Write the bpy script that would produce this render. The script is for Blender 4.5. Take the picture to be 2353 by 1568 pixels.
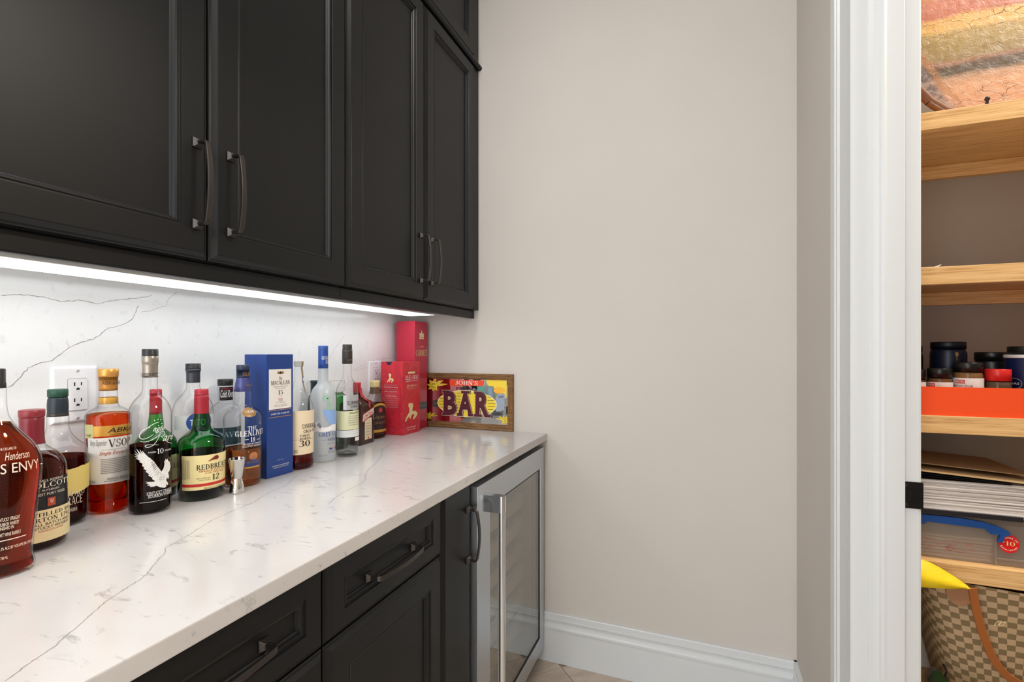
import bpy, bmesh, math, random
from mathutils import Vector, Matrix, Euler
random.seed(7)
R = math.radians
scene = bpy.context.scene
for o in list(bpy.data.objects):
    bpy.data.objects.remove(o, do_unlink=True)
COL = scene.collection

# ------------------------------------------------------------------ camera, world, lamps, exposure
cam_d = bpy.data.cameras.new('camera')
cam = bpy.data.objects.new('camera', cam_d)
COL.objects.link(cam)
cam.location = (1.2285, 0.0, 1.248)
cam.rotation_euler = (R(90), 0, R(21.21))
cam_d.sensor_width = 36.0
cam_d.lens = 36.0 * 1117.0 / 2353.0
cam_d.shift_y = 23.0 / 2353.0
cam_d.clip_start = 0.02
scene.camera = cam
scene.view_settings.view_transform = 'Standard'
scene.view_settings.look = 'None'
scene.view_settings.gamma = 1.0
scene.view_settings.use_curve_mapping = False
scene.view_settings.exposure = 0.0

world = bpy.data.worlds.new('room_light')
scene.world = world
world.use_nodes = True
bg = world.node_tree.nodes['Background']
bg.inputs[0].default_value = (0.95, 0.98, 1.0, 1)
bg.inputs[1].default_value = 4.3

def lamp(name, loc, size, power, color, rot=(0, 0, 0), sy=None):
    d = bpy.data.lights.new(name, 'AREA')
    d.energy = power
    d.color = color
    d.shape = 'RECTANGLE' if sy else 'DISK'
    d.size = size
    if sy:
        d.size_y = sy
    o = bpy.data.objects.new(name, d)
    COL.objects.link(o)
    o.location = loc
    o.rotation_euler = rot
    return o
lamp('ceiling_lamp', (0.60, 0.50, 2.93), 0.45, 14.5, (1.0, 0.98, 0.955))
lamp('ceiling_lamp', (0.60, -0.60, 2.93), 0.6, 8.0, (1.0, 0.98, 0.955))
lamp('pantry_lamp', (2.62, 0.98, 2.9), 0.5, 48.0, (1.0, 0.93, 0.83))

cy = scene.cycles
cy.max_bounces = 14
cy.transmission_bounces = 10
cy.transparent_max_bounces = 24
cy.glossy_bounces = 5
cy.diffuse_bounces = 4
cy.sample_clamp_indirect = 3.0
cy.blur_glossy = 0.6
cy.use_denoising = True

# ------------------------------------------------------------------ materials
def lin(c):
    if isinstance(c, str):
        c = [int(c[i:i + 2], 16) / 255 for i in (0, 2, 4)]
    return tuple((x / 12.92 if x <= 0.04045 else ((x + 0.055) / 1.055) ** 2.4) for x in c) + (1.0,)
MATS = {}
def P(name, c, rough=0.5, metal=0.0, spec=0.5, coat=0.0, alpha=1.0, emit=0.0, trans=0.0, ior=1.45):
    m = bpy.data.materials.new(name)
    m.use_nodes = True
    b = m.node_tree.nodes['Principled BSDF']
    b.inputs['Base Color'].default_value = lin(c)
    b.inputs['Roughness'].default_value = rough
    b.inputs['Metallic'].default_value = metal
    b.inputs['Specular IOR Level'].default_value = spec
    b.inputs['Coat Weight'].default_value = coat
    b.inputs['Alpha'].default_value = alpha
    b.inputs['Transmission Weight'].default_value = trans
    b.inputs['IOR'].default_value = ior
    if emit:
        b.inputs['Emission Color'].default_value = lin(c)
        b.inputs['Emission Strength'].default_value = emit
    MATS[name] = m
    return m
def nodes(m):
    return m.node_tree.nodes, m.node_tree.links, m.node_tree.nodes['Principled BSDF']
def noise(m, scale, detail=4, vec=None, rough=0.55, dist=0.0):
    n, l, b = nodes(m)
    t = n.new('ShaderNodeTexNoise')
    t.inputs['Scale'].default_value = scale
    t.inputs['Detail'].default_value = detail
    t.inputs['Roughness'].default_value = rough
    t.inputs['Distortion'].default_value = dist
    if vec is not None:
        l.new(vec, t.inputs['Vector'])
    return t.outputs['Fac']
def coords(m, sc=(1, 1, 1), kind='Object', rot=(0, 0, 0)):
    n, l, b = nodes(m)
    c = n.new('ShaderNodeTexCoord')
    mp = n.new('ShaderNodeMapping')
    mp.inputs['Scale'].default_value = sc
    mp.inputs['Rotation'].default_value = rot
    l.new(c.outputs[kind], mp.inputs['Vector'])
    return mp.outputs['Vector']
def ramp(m, fac, stops):
    n, l, b = nodes(m)
    r = n.new('ShaderNodeValToRGB')
    while len(r.color_ramp.elements) < len(stops):
        r.color_ramp.elements.new(0.5)
    for e, (p, c) in zip(r.color_ramp.elements, stops):
        e.position = p
        e.color = lin(c)
    l.new(fac, r.inputs['Fac'])
    return r.outputs['Color']
def bump(m, fac, strength, dist=0.002):
    n, l, b = nodes(m)
    bp = n.new('ShaderNodeBump')
    bp.inputs['Strength'].default_value = strength
    bp.inputs['Distance'].default_value = dist
    l.new(fac, bp.inputs['Height'])
    l.new(bp.outputs['Normal'], b.inputs['Normal'])
def setcol(m, col):
    n, l, b = nodes(m)
    l.new(col, b.inputs['Base Color'])
def mixc(m, fac, a, c, mode='MIX'):
    n, l, b = nodes(m)
    x = n.new('ShaderNodeMix')
    x.data_type = 'RGBA'
    x.blend_type = mode
    if isinstance(fac, float):
        x.inputs[0].default_value = fac
    else:
        l.new(fac, x.inputs[0])
    for s, v in ((6, a), (7, c)):
        if isinstance(v, (tuple, str)):
            x.inputs[s].default_value = lin(v)
        else:
            l.new(v, x.inputs[s])
    return x.outputs[2]

def wall_paint(name, c):
    m = P(name, c, 0.75, spec=0.25)
    bump(m, noise(m, 260, 3, coords(m)), 0.06, 0.001)
    setcol(m, ramp(m, noise(m, 2.2, 2, coords(m)), [(0.3, c), (0.7, tuple(min(1, x * 1.015) for x in c))]))
    return m
M_WALL = wall_paint('taupe_wall_paint', (0.805, 0.780, 0.752))
M_PWALL = wall_paint('pantry_wall_paint', (0.64, 0.595, 0.55))
M_CEIL = wall_paint('ceiling_paint', (0.93, 0.92, 0.90))
M_TRIM = P('white_trim_paint', (0.845, 0.856, 0.860), 0.35, spec=0.5)
M_BLACK = P('black_cabinet_paint', (0.060, 0.063, 0.066), 0.40, spec=0.38)
bump(M_BLACK, noise(M_BLACK, 90, 3, coords(M_BLACK, (1, 1, 0.12))), 0.03, 0.001)
M_BLACKIN = P('black_cabinet_gap', (0.05, 0.05, 0.05), 0.7)
M_HANDLE = P('oil_rubbed_bronze', (0.30, 0.28, 0.27), 0.33, metal=0.85)

def quartz(name, base, seed, fleck):
    m = P(name, base, 0.13, spec=0.5)
    n, l, b = nodes(m)
    v = coords(m)
    big = ramp(m, noise(m, 3.5, 5, v), [(0.3, tuple(x * 0.965 for x in base)), (0.7, tuple(min(1, x * 1.01) for x in base))])
    v2 = coords(m, (7, 20, 12), rot=(0, 0, 0.38 + seed))
    f1 = noise(m, 2.6, 6, v2, 0.62, 0.6)
    th = n.new('ShaderNodeMapRange')
    th.inputs[1].default_value = 0.595
    th.inputs[2].default_value = 0.70
    th.inputs[3].default_value = 0.0
    th.inputs[4].default_value = fleck
    l.new(f1, th.inputs[0])
    c1 = mixc(m, th.outputs[0], big, (0.56, 0.55, 0.545))
    f2 = noise(m, 9.0, 7, coords(m, (1, 2.2, 1.4), rot=(0, 0, 1.1)), 0.6, 1.2)
    ab = n.new('ShaderNodeMath'); ab.operation = 'SUBTRACT'; ab.inputs[1].default_value = 0.5
    l.new(f2, ab.inputs[0])
    ab2 = n.new('ShaderNodeMath'); ab2.operation = 'ABSOLUTE'
    l.new(ab.outputs[0], ab2.inputs[0])
    mr = n.new('ShaderNodeMapRange')
    mr.inputs[1].default_value = 0.0
    mr.inputs[2].default_value = 0.012
    mr.inputs[3].default_value = 0.05
    mr.inputs[4].default_value = 0.0
    l.new(ab2.outputs[0], mr.inputs[0])
    setcol(m, mixc(m, mr.outputs[0], c1, (0.62, 0.60, 0.59)))
    return m
M_QTOP = quartz('quartz_worktop_dim', (0.790, 0.776, 0.768), 0.0, 0.62)  # one stone with the backsplash; weaker strip light painted in as a darker base
M_QBACK = quartz('quartz_backsplash_lit', (0.95, 0.948, 0.942), 1.3, 0.14)  # same stone, base and flecks paler to paint in the strong strip light
M_VEIN = P('grey_quartz_vein', (0.62, 0.60, 0.585), 0.15)
M_VEIN2 = P('pale_quartz_vein', (0.72, 0.705, 0.695), 0.15)

M_STEEL = P('brushed_steel', (0.78, 0.80, 0.82), 0.34, metal=1.0)
bump(M_STEEL, noise(M_STEEL, 60, 2, coords(M_STEEL, (1, 1, 30))), 0.05, 0.0005)
M_STEELV = P('polished_steel_tube', (0.90, 0.92, 0.94), 0.2, metal=1.0)
M_JIG = P('mirror_steel', (0.86, 0.85, 0.83), 0.06, metal=1.0)
M_DARKIN = P('dark_cooler_liner', (0.36, 0.365, 0.335), 0.6)
M_RACK = P('taupe_wood_rack', (0.74, 0.68, 0.60), 0.5)

def wood(name, a, bcol, c, sc=(1.2, 14, 14)):
    m = P(name, bcol, 0.42, spec=0.4)
    v = coords(m, sc)
    w = noise(m, 3.0, 6, v, 0.6, 0.9)
    setcol(m, ramp(m, w, [(0.28, a), (0.5, bcol), (0.72, c)]))
    bump(m, w, 0.06, 0.001)
    return m
M_OAK = wood('oak_shelf', (0.74, 0.54, 0.33), (0.90, 0.73, 0.50), (0.95, 0.80, 0.58), (2.2, 55, 70))
M_FRAME = wood('walnut_frame', (0.34, 0.23, 0.13), (0.50, 0.36, 0.22), (0.62, 0.47, 0.30), (6, 40, 40))

def tile_mat():
    m = P('beige_floor_tile', (0.76, 0.70, 0.64), 0.35)
    f = noise(m, 6, 6, coords(m, (1, 5, 1)), 0.6, 0.5)
    setcol(m, ramp(m, f, [(0.3, (0.70, 0.635, 0.57)), (0.7, (0.80, 0.745, 0.69))]))
    return m
M_TILE = tile_mat()
M_GROUT = P('tile_grout', (0.66, 0.60, 0.54), 0.8)

def thin_glass(name, centre, edge, gloss=1.0, rough=0.0, edge_pow=2.2):
    m = bpy.data.materials.new(name)
    m.use_nodes = True
    n, l = m.node_tree.nodes, m.node_tree.links
    n.clear()
    out = n.new('ShaderNodeOutputMaterial')
    lw = n.new('ShaderNodeLayerWeight'); lw.inputs['Blend'].default_value = 0.5
    pw = n.new('ShaderNodeMath'); pw.operation = 'POWER'; pw.inputs[1].default_value = edge_pow
    l.new(lw.outputs['Facing'], pw.inputs[0])
    mx = n.new('ShaderNodeMix'); mx.data_type = 'RGBA'
    mx.inputs[6].default_value = lin(centre)
    mx.inputs[7].default_value = lin(edge)
    l.new(pw.outputs[0], mx.inputs[0])
    tr = n.new('ShaderNodeBsdfTransparent')
    l.new(mx.outputs[2], tr.inputs['Color'])
    gl = n.new('ShaderNodeBsdfGlossy')
    gl.inputs['Roughness'].default_value = rough
    p5 = n.new('ShaderNodeMath'); p5.operation = 'POWER'; p5.inputs[1].default_value = 4.0
    l.new(lw.outputs['Facing'], p5.inputs[0])
    ma = n.new('ShaderNodeMath'); ma.operation = 'MULTIPLY_ADD'
    ma.inputs[1].default_value = 0.80 * gloss
    ma.inputs[2].default_value = 0.028 * gloss
    l.new(p5.outputs[0], ma.inputs[0])
    ms = n.new('ShaderNodeMixShader')
    l.new(ma.outputs[0], ms.inputs[0])
    l.new(tr.outputs[0], ms.inputs[1])
    l.new(gl.outputs[0], ms.inputs[2])
    l.new(ms.outputs[0], out.inputs['Surface'])
    MATS[name] = m
    return m
thin_glass('glass_clear', (1.0, 1.0, 1.0), (0.40, 0.46, 0.48), 1.0, 0.0, 5.0)
thin_glass('glass_green', (0.36, 0.80, 0.46), (0.04, 0.32, 0.14), 1.2, 0.0, 2.0)
thin_glass('glass_brown', (0.55, 0.33, 0.26), (0.16, 0.07, 0.05), 1.0, 0.0, 1.6)
thin_glass('glass_cooler', (0.95, 0.95, 0.93), (0.85, 0.85, 0.82), 2.1)
thin_glass('clear_plastic', (0.90, 0.90, 0.89), (0.62, 0.62, 0.62), 0.8, 0.08)

def frost(name, dcol, tcol, xcol, xw, gw):
    m = bpy.data.materials.new(name)
    m.use_nodes = True
    n, l = m.node_tree.nodes, m.node_tree.links
    n.clear()
    out = n.new('ShaderNodeOutputMaterial')
    d = n.new('ShaderNodeBsdfDiffuse'); d.inputs['Color'].default_value = lin(dcol)
    t = n.new('ShaderNodeBsdfTranslucent'); t.inputs['Color'].default_value = lin(tcol)
    tr = n.new('ShaderNodeBsdfTransparent'); tr.inputs['Color'].default_value = lin(xcol)
    g = n.new('ShaderNodeBsdfGlossy'); g.inputs['Roughness'].default_value = 0.35
    a = n.new('ShaderNodeMixShader'); a.inputs[0].default_value = 0.5
    b = n.new('ShaderNodeMixShader'); b.inputs[0].default_value = xw
    c = n.new('ShaderNodeMixShader'); c.inputs[0].default_value = gw
    l.new(d.outputs[0], a.inputs[1]); l.new(t.outputs[0], a.inputs[2])
    l.new(a.outputs[0], b.inputs[1]); l.new(tr.outputs[0], b.inputs[2])
    l.new(b.outputs[0], c.inputs[1]); l.new(g.outputs[0], c.inputs[2])
    l.new(c.outputs[0], out.inputs['Surface'])
    MATS[name] = m
frost('glass_frost', (0.90, 0.915, 0.925), (0.93, 0.945, 0.955), (0.93, 0.945, 0.95), 0.22, 0.07)
frost('clear_box_plastic', (0.86, 0.82, 0.78), (0.88, 0.84, 0.80), (0.97, 0.95, 0.93), 0.62, 0.05)
def liquid(name, c, ior=1.36):
    m = bpy.data.materials.new(name)
    m.use_nodes = True
    n, l = m.node_tree.nodes, m.node_tree.links
    n.clear()
    out = n.new('ShaderNodeOutputMaterial')
    g = n.new('ShaderNodeBsdfGlass')
    g.inputs['Color'].default_value = lin(c)
    g.inputs['IOR'].default_value = ior
    g.inputs['Roughness'].default_value = 0.0
    l.new(g.outputs[0], out.inputs['Surface'])
    MATS[name] = m
liquid('amber', (0.74, 0.40, 0.16))
liquid('bourbon', (0.55, 0.28, 0.20))
liquid('bourbon2', (0.48, 0.17, 0.12))
liquid('cognac', (0.96, 0.53, 0.22))
liquid('dark_bourbon', (0.40, 0.24, 0.20))
liquid('dark_whiskey', (0.30, 0.28, 0.26))
liquid('scotch', (0.88, 0.66, 0.45))
liquid('port', (0.66, 0.14, 0.12))
liquid('liqueur', (0.66, 0.40, 0.34))
for nm, c, ro, me in [
    ('cream', 'f0e2cf', .5, 0), ('ink', '1c1a1a', .5, 0), ('paper_white', 'efeae4', .6, 0), ('paper_tan', 'ead6a6', .6, 0),
    ('paper_yellow', 'f0d67c', .6, 0), ('paper_yellow2', 'f2e2a4', .6, 0), ('paper_green', 'cfc98c', .6, 0), ('paper_cream', 'ecd9b8', .6, 0),
    ('paper_cream2', 'dcdcb4', .6, 0), ('paper_clear', 'dfe3e2', .5, 0), ('gold', 'd9a349', .35, .35), ('gold_cap', 'd59a4e', .3, .5), ('gold_foil', 'c4873f', .4, .4),
    ('rust', 'b5492c', .5, 0), ('grey_ink', '8a8784', .6, 0), ('grey_ink2', 'aaa49c', .6, 0), ('white_ink', 'f4f3f1', .5, 0), ('black', '191719', .4, 0),
    ('maroon', '7b1c22', .5, 0), ('red_print', 'c8322c', .5, 0), ('blue_print', '2b4f9c', .5, 0), ('teal_print', '24434a', .5, 0), ('sky_ink', '9fc4d6', .5, 0),
    ('bronze', 'a07a4e', .4, .3), ('copper', 'c4814f', .4, .3), ('navy_print', '2b3f7c', .5, 0), ('snow', 'f3f1f4', .6, 0), ('sage', '9dbfa8', .6, 0), ('peak_grey', '8f8e9e', .6, 0), ('sky_print', '8fb2e6', .6, 0),
    ('silver', 'b9b9bb', .35, .3), ('dark_plum', '33161b', .4, 0), ('black_wood', '2a2724', .45, 0), ('maroon_wax', '8f2f38', .35, 0), ('maroon_wax2', '812530', .35, 0),
    ('green_cap', '1f4a3a', .45, 0), ('navy_cap', '222c35', .4, 0), ('dark_ring', '3a3430', .3, .3), ('brown_ring', '6a5040', .3, .2), ('black_cap', '232323', .4, 0), ('silver_foil', 'a39a8e', .32, .7),
    ('red_cap', 'b32c3a', .4, 0), ('red_foil', 'a5202e', .4, 0), ('pewter', '4a4e54', .35, .6), ('navy_cap2', '27324c', .4, 0), ('violet_foil', '4a4f86', .3, .3),
    ('blue_cap', '34549c', .35, 0), ('blue_foil', '2a4f9e', .35, .1), ('charcoal', '37332f', .45, 0), ('cream_cap', 'dcc98f', .35, .1)]:
    P(nm, c, ro, me)

# ------------------------------------------------------------------ mesh helpers
class MB:
    def __init__(s):
        s.v, s.f, s.sm = [], [], []
    def add(s, vs, fs, smooth=False):
        k = len(s.v)
        s.v += [tuple(p) for p in vs]
        s.f += [tuple(i + k for i in f) for f in fs]
        s.sm += [smooth] * len(fs)
        return s
    def box(s, x0, x1, y0, y1, z0, z1, b=0.0):
        if b <= 0:
            return s.add([(x0, y0, z0), (x1, y0, z0), (x1, y1, z0), (x0, y1, z0), (x0, y0, z1), (x1, y0, z1), (x1, y1, z1), (x0, y1, z1)],
                         [(0, 3, 2, 1), (4, 5, 6, 7), (0, 1, 5, 4), (1, 2, 6, 5), (2, 3, 7, 6), (3, 0, 4, 7)])
        bm = bmesh.new()
        bmesh.ops.create_cube(bm, size=1.0, matrix=Matrix.Translation(((x0 + x1) / 2, (y0 + y1) / 2, (z0 + z1) / 2)) @ Matrix.Diagonal((x1 - x0, y1 - y0, z1 - z0, 1)))
        bmesh.ops.bevel(bm, geom=bm.edges[:], offset=b, segments=2, affect='EDGES', profile=0.6)
        bm.verts.index_update()
        s.add([v.co[:] for v in bm.verts], [[v.index for v in f.verts] for f in bm.faces])
        bm.free()
        return s
    def lathe(s, prof, seg=48, e=1.0, cap_top=True, cap_bot=True, c=(0, 0, 0), smooth=True, a0=0.0):
        vs, fs = [], []
        n = len(prof)
        for r, z in prof:
            for i in range(seg):
                a = a0 + 2 * math.pi * i / seg
                vs.append((c[0] + r * e * math.cos(a), c[1] + r * math.sin(a), c[2] + z))
        up = prof[0][1] > prof[-1][1]
        for j in range(n - 1):
            for i in range(seg):
                q = (j * seg + i, j * seg + (i + 1) % seg, (j + 1) * seg + (i + 1) % seg, (j + 1) * seg + i)
                fs.append(q[::-1] if up else q)
        s.add(vs, fs, smooth)
        k = len(s.v) - len(vs)
        top, bot = (0, n - 1) if up else (n - 1, 0)
        if cap_top:
            s.f.append(tuple(k + top * seg + i for i in range(seg))); s.sm.append(False)
        if cap_bot:
            s.f.append(tuple(k + bot * seg + i for i in reversed(range(seg)))); s.sm.append(False)
        return s
    def prism(s, poly, d0, d1, f):
        """polygon in 2D, extruded between depths d0 and d1, mapped by f(u, v, d)"""
        n = len(poly)
        vs = [f(u, v, d0) for u, v in poly] + [f(u, v, d1) for u, v in poly]
        fs = [tuple(reversed(range(n))), tuple(range(n, 2 * n))] + [(i, (i + 1) % n, n + (i + 1) % n, n + i) for i in range(n)]
        return s.add(vs, fs)
    def tube(s, path, w, t=None, seg=10, smooth=True, up=(0, 0, 1)):
        """round tube (t None) or flat bar of width w, thickness t along a path"""
        ring = []
        path = [Vector(p) for p in path]
        for i, p in enumerate(path):
            d = (path[min(i + 1, len(path) - 1)] - path[max(i - 1, 0)]).normalized()
            u = Vector(up)
            a = d.cross(u)
            if a.length < 1e-4:
                a = d.cross(Vector((1, 0, 0)))
            a.normalize()
            b = a.cross(d).normalized()
            if t is None:
                ring.append([p + a * (w * math.cos(2 * math.pi * k / seg)) + b * (w * math.sin(2 * math.pi * k / seg)) for k in range(seg)])
            else:
                c = 0.25 * t
                ring.append([p + a * x + b * y for x, y in ((-t / 2, -w / 2 + c), (-t / 2 + c, -w / 2), (t / 2 - c, -w / 2), (t / 2, -w / 2 + c), (t / 2, w / 2 - c), (t / 2 - c, w / 2), (-t / 2 + c, w / 2), (-t / 2, w / 2 - c))])
        m = len(ring[0])
        vs = [q for r_ in ring for q in r_]
        fs = [(j * m + k, j * m + (k + 1) % m, (j + 1) * m + (k + 1) % m, (j + 1) * m + k) for j in range(len(ring) - 1) for k in range(m)]
        s.add(vs, fs, smooth and t is None)
        s.add(ring[0], [tuple(reversed(range(m)))])
        s.add(ring[-1], [tuple(range(m))])
        return s
    def build(s, name, mat, parent=None, fix=True):
        me = bpy.data.meshes.new(name)
        me.from_pydata(s.v, [], s.f)
        me.polygons.foreach_set('use_smooth', s.sm)
        if fix:
            bm = bmesh.new(); bm.from_mesh(me)
            bmesh.ops.recalc_face_normals(bm, faces=bm.faces)
            bm.to_mesh(me); bm.free()
        me.materials.append(mat)
        o = bpy.data.objects.new(name, me)
        COL.objects.link(o)
        if parent is not None:
            o.parent = parent
        return o
def tag(o, label=None, cat=None, group=None, kind=None):
    if label: o['label'] = label
    if cat: o['category'] = cat
    if group: o['group'] = group
    if kind: o['kind'] = kind
    return o
def thing(name, label, cat, loc=(0, 0, 0), rz=0.0, group=None):
    o = bpy.data.objects.new(name, None)
    COL.objects.link(o)
    o.empty_display_size = 0.05
    o.location = loc
    o.rotation_euler = (0, 0, rz)
    return tag(o, label, cat, group)
def struct(name, mb, mat, fix=True):
    return tag(mb.build(name, mat, None, fix), kind='structure')

# a small serif alphabet built from strokes: (kind, ...) with thick stems and thin bars
_T, _t = 0.165, 0.06
def _line(x0, y0, x1, y1, w):
    dx, dy = x1 - x0, y1 - y0
    L = math.hypot(dx, dy)
    if abs(dy) > abs(dx) * 0.3 and abs(dx) > 0.02:      # slanted stroke: horizontal cut ends
        h = w / 2 * L / abs(dy) * 0.93
        return [[(x0 - h, y0), (x0 + h, y0), (x1 + h, y1), (x1 - h, y1)]]
    nx, ny = -dy / L * w / 2, dx / L * w / 2
    return [[(x0 - nx, y0 - ny), (x0 + nx, y0 + ny), (x1 + nx, y1 + ny), (x1 - nx, y1 - ny)]]
def _arc(cx_, cy_, rx, ry, a0, a1, T=None, n=18, diag=False):
    T = T or _T
    out = []
    prev = None
    for i in range(n + 1):
        a = R(a0 + (a1 - a0) * i / n)
        c, s_ = math.cos(a), math.sin(a)
        k = abs(c) if not diag else 0.35 + 0.65 * abs(math.sin(a * 1.0 + R(20)))
        w = _t + (T - _t) * k ** 1.3
        o = (cx_ + (rx + w / 2) * c, cy_ + (ry + _t / 2) * s_)
        q = (cx_ + (rx - w / 2) * c, cy_ + (ry - _t / 2) * s_)
        if prev:
            out.append([prev[0], o, q, prev[1]])
        prev = (o, q)
    return out
def _sf(x, y, h=0.13):
    return [[(x - h, y - 0.0), (x + h, y - 0.0), (x + h, y + (0.05 if y < 0.5 else -0.05)), (x - h, y + (0.05 if y < 0.5 else -0.05))]]
def _stem(x, w=None, y0=0.0, y1=1.0, s=True):
    o = _line(x, y0, x, y1, w or _T)
    if s:
        o += _sf(x, 0.0) + _sf(x, 1.0)
    return o
def _bar(x0, x1, y):
    return _line(x0, y, x1, y, _t)
def _tk(x, y0, y1):
    return _line(x, y0, x, y1, _t)
SG = {
 'A': (_line(.08, 0, .40, 1, _t) + _line(.74, 0, .40, 1, _T) + _bar(.2, .6, .33) + _sf(.08, 0) + _sf(.74, 0), .84),
 'B': (_stem(.18) + _arc(.32, .755, .24, .215, -90, 90) + _arc(.32, .275, .29, .245, -90, 90) + _bar(.18, .33, .97) + _bar(.18, .33, .53) + _bar(.18, .33, .03), .74),
 'C': (_arc(.42, .5, .32, .47, 48, 312) + _tk(.66, .70, .98) + _tk(.66, .05, .28), .76),
 'D': (_stem(.18) + _arc(.33, .5, .36, .47, -90, 90) + _bar(.18, .34, .97) + _bar(.18, .34, .03), .84),
 'E': (_stem(.18) + _bar(.18, .62, .97) + _bar(.18, .50, .52) + _bar(.18, .65, .03) + _tk(.62, .78, 1) + _tk(.50, .42, .62) + _tk(.65, 0, .24), .72),
 'F': (_stem(.18) + _bar(.18, .62, .97) + _bar(.18, .50, .52) + _tk(.62, .78, 1) + _tk(.50, .42, .62), .68),
 'G': (_arc(.42, .5, .32, .47, 48, 325) + _tk(.66, .70, .98) + _stem(.66, None, .08, .42, False) + _sf(.66, .44, .12), .84),
 'H': (_stem(.18) + _stem(.68) + _bar(.18, .68, .52), .86),
 'I': (_stem(.18), .36),
 'J': (_line(.32, .2, .32, 1, _T) + _sf(.32, 1) + _arc(.18, .2, .14, .19, -180, 0, .1), .5),
 'K': (_stem(.18) + _line(.2, .40, .64, 1, _t) + _line(.74, 0, .36, .62, _T) + _sf(.64, 1) + _sf(.74, 0), .86),
 'L': (_stem(.18) + _bar(.18, .62, .03) + _tk(.62, 0, .26), .68),
 'M': (_stem(.14, _t) + _line(.48, .06, .17, 1, _T) + _line(.48, .06, .80, 1, _t) + _stem(.82), .98),
 'N': (_stem(.14, _t) + _line(.68, 0, .16, 1, _T) + _stem(.68, _t), .82),
 'O': (_arc(.43, .5, .33, .47, 0, 360, None, 32), .86),
 'P': (_stem(.18) + _arc(.33, .735, .25, .235, -90, 90) + _bar(.18, .34, .97) + _bar(.18, .34, .50), .70),
 'Q': (_arc(.43, .5, .33, .47, 0, 360, None, 32) + _line(.76, -.12, .44, .2, .1), .86),
 'R': (_stem(.18) + _arc(.33, .735, .24, .235, -90, 90) + _bar(.18, .34, .97) + _bar(.18, .34, .50) + _line(.72, 0, .40, .5, _T) + _sf(.74, 0, .10), .80),
 'S': (_arc(.32, .745, .20, .225, 25, 265, .13, 18, True) + _arc(.32, .255, .23, .225, -155, 88, .13, 18, True) + _tk(.54, .72, .97) + _tk(.07, .03, .27), .64),
 'T': (_stem(.37, None, 0, 1, False) + _sf(.37, 0) + _bar(.05, .69, .97) + _tk(.05, .76, 1) + _tk(.69, .76, 1), .74),
 'U': (_line(.18, .3, .18, 1, _T) + _line(.66, .3, .66, 1, _t) + _sf(.18, 1) + _sf(.66, 1) + _arc(.42, .3, .24, .27, 180, 360, .12), .82),
 'V': (_line(.40, 0, .08, 1, _T) + _line(.40, 0, .72, 1, _t) + _sf(.08, 1) + _sf(.72, 1), .80),
 'W': (_line(.34, 0, .08, 1, _T) + _line(.34, 0, .56, .9, _t) + _line(.78, 0, .52, 1, _T) + _line(.78, 0, 1.0, 1, _t) + _sf(.08, 1) + _sf(.52, 1) + _sf(1.0, 1), 1.08),
 'X': (_line(.70, 0, .12, 1, _T) + _line(.10, 0, .68, 1, _t) + _sf(.1, 0) + _sf(.7, 0) + _sf(.12, 1) + _sf(.68, 1), .80),
 'Y': (_line(.38, .45, .08, 1, _T) + _line(.38, .45, .70, 1, _t) + _line(.38, 0, .38, .47, _T) + _sf(.38, 0) + _sf(.08, 1) + _sf(.70, 1), .78),
 'Z': (_bar(.06, .62, .97) + _bar(.06, .62, .03) + _line(.12, 0, .58, 1, _T), .68),
 '0': (_arc(.34, .5, .24, .47, 0, 360, None, 28), .68),
 '1': (_stem(.28, None, 0, 1, False) + _sf(.28, 0) + _line(.08, .84, .28, .97, _t), .48),
 '2': (_arc(.32, .72, .22, .25, -20, 170, .13) + _line(.08, .03, .50, .62, .12) + _line(.06, .05, .58, .05, .11), .66),
 '3': (_arc(.28, .745, .20, .225, -85, 150, .14) + _arc(.28, .265, .24, .235, -150, 88, .15), .60),
 '4': (_line(.46, 0, .46, 1, _T) + _line(.04, .30, .44, 1, _t) + _bar(.04, .62, .28) + _sf(.46, 0), .68),
 '5': (_line(.14, .5, .17, 1, _t) + _line(.15, .95, .54, .95, .10) + _arc(.28, .31, .23, .28, -150, 115, .15), .62),
 '6': (_arc(.34, .32, .22, .29, 0, 360, .14, 24) + _arc(.48, .45, .36, .52, 105, 180, .14), .66),
 '7': (_line(.06, .95, .60, .95, .10) + _line(.22, 0, .58, .95, .13), .62),
 '8': (_arc(.33, .745, .19, .215, 0, 360, .13, 24) + _arc(.33, .265, .23, .235, 0, 360, .14, 24), .66),
 '9': (_arc(.32, .68, .22, .29, 0, 360, .14, 24) + _arc(.18, .55, .36, .52, -75, 0, .14), .66),
 "'": ([[(.06, .72), (.12, .72), (.17, 1), (.04, 1)]], .22), '.': ([[(.04, 0), (.16, 0), (.16, .12), (.04, .12)]], .2), ' ': ([], .36)}
SERIF_WORDS = {'MACALLAN', '15', '12', '18', '10', '30', 'REDBREAST', 'WOLCOTT', 'TRACE', 'BUFFALO', 'VSOP', 'THE', 'GLENLIVET', 'GREY GOOSE', 'VODKA', 'SANDEMAN', 'CARMESI', "JOHN'S", 'PRIVATE', 'DISTILLED BY', 'BARTON 1792', 'TAWNY', 'PORTO', 'BOURBON', 'SKYE', 'ISLE', 'OF', 'DAVID', 'T', 'FINEST BEER SERVED'}
def serif_mesh(body, shear):
    vs, fs = [], []
    x = 0.0
    for ch in body:
        polys, w = SG.get(ch, SG['I'])
        for q in polys:
            k = len(vs)
            vs += [(x + a + shear * b, b) for a, b in q]
            fs.append(tuple(range(k, k + len(q))))
        x += w + 0.06
    x0, x1 = min(v[0] for v in vs), max(v[0] for v in vs)
    return [((a - x0) / (x1 - x0), b) for a, b in vs], fs
TXT = {}
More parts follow.
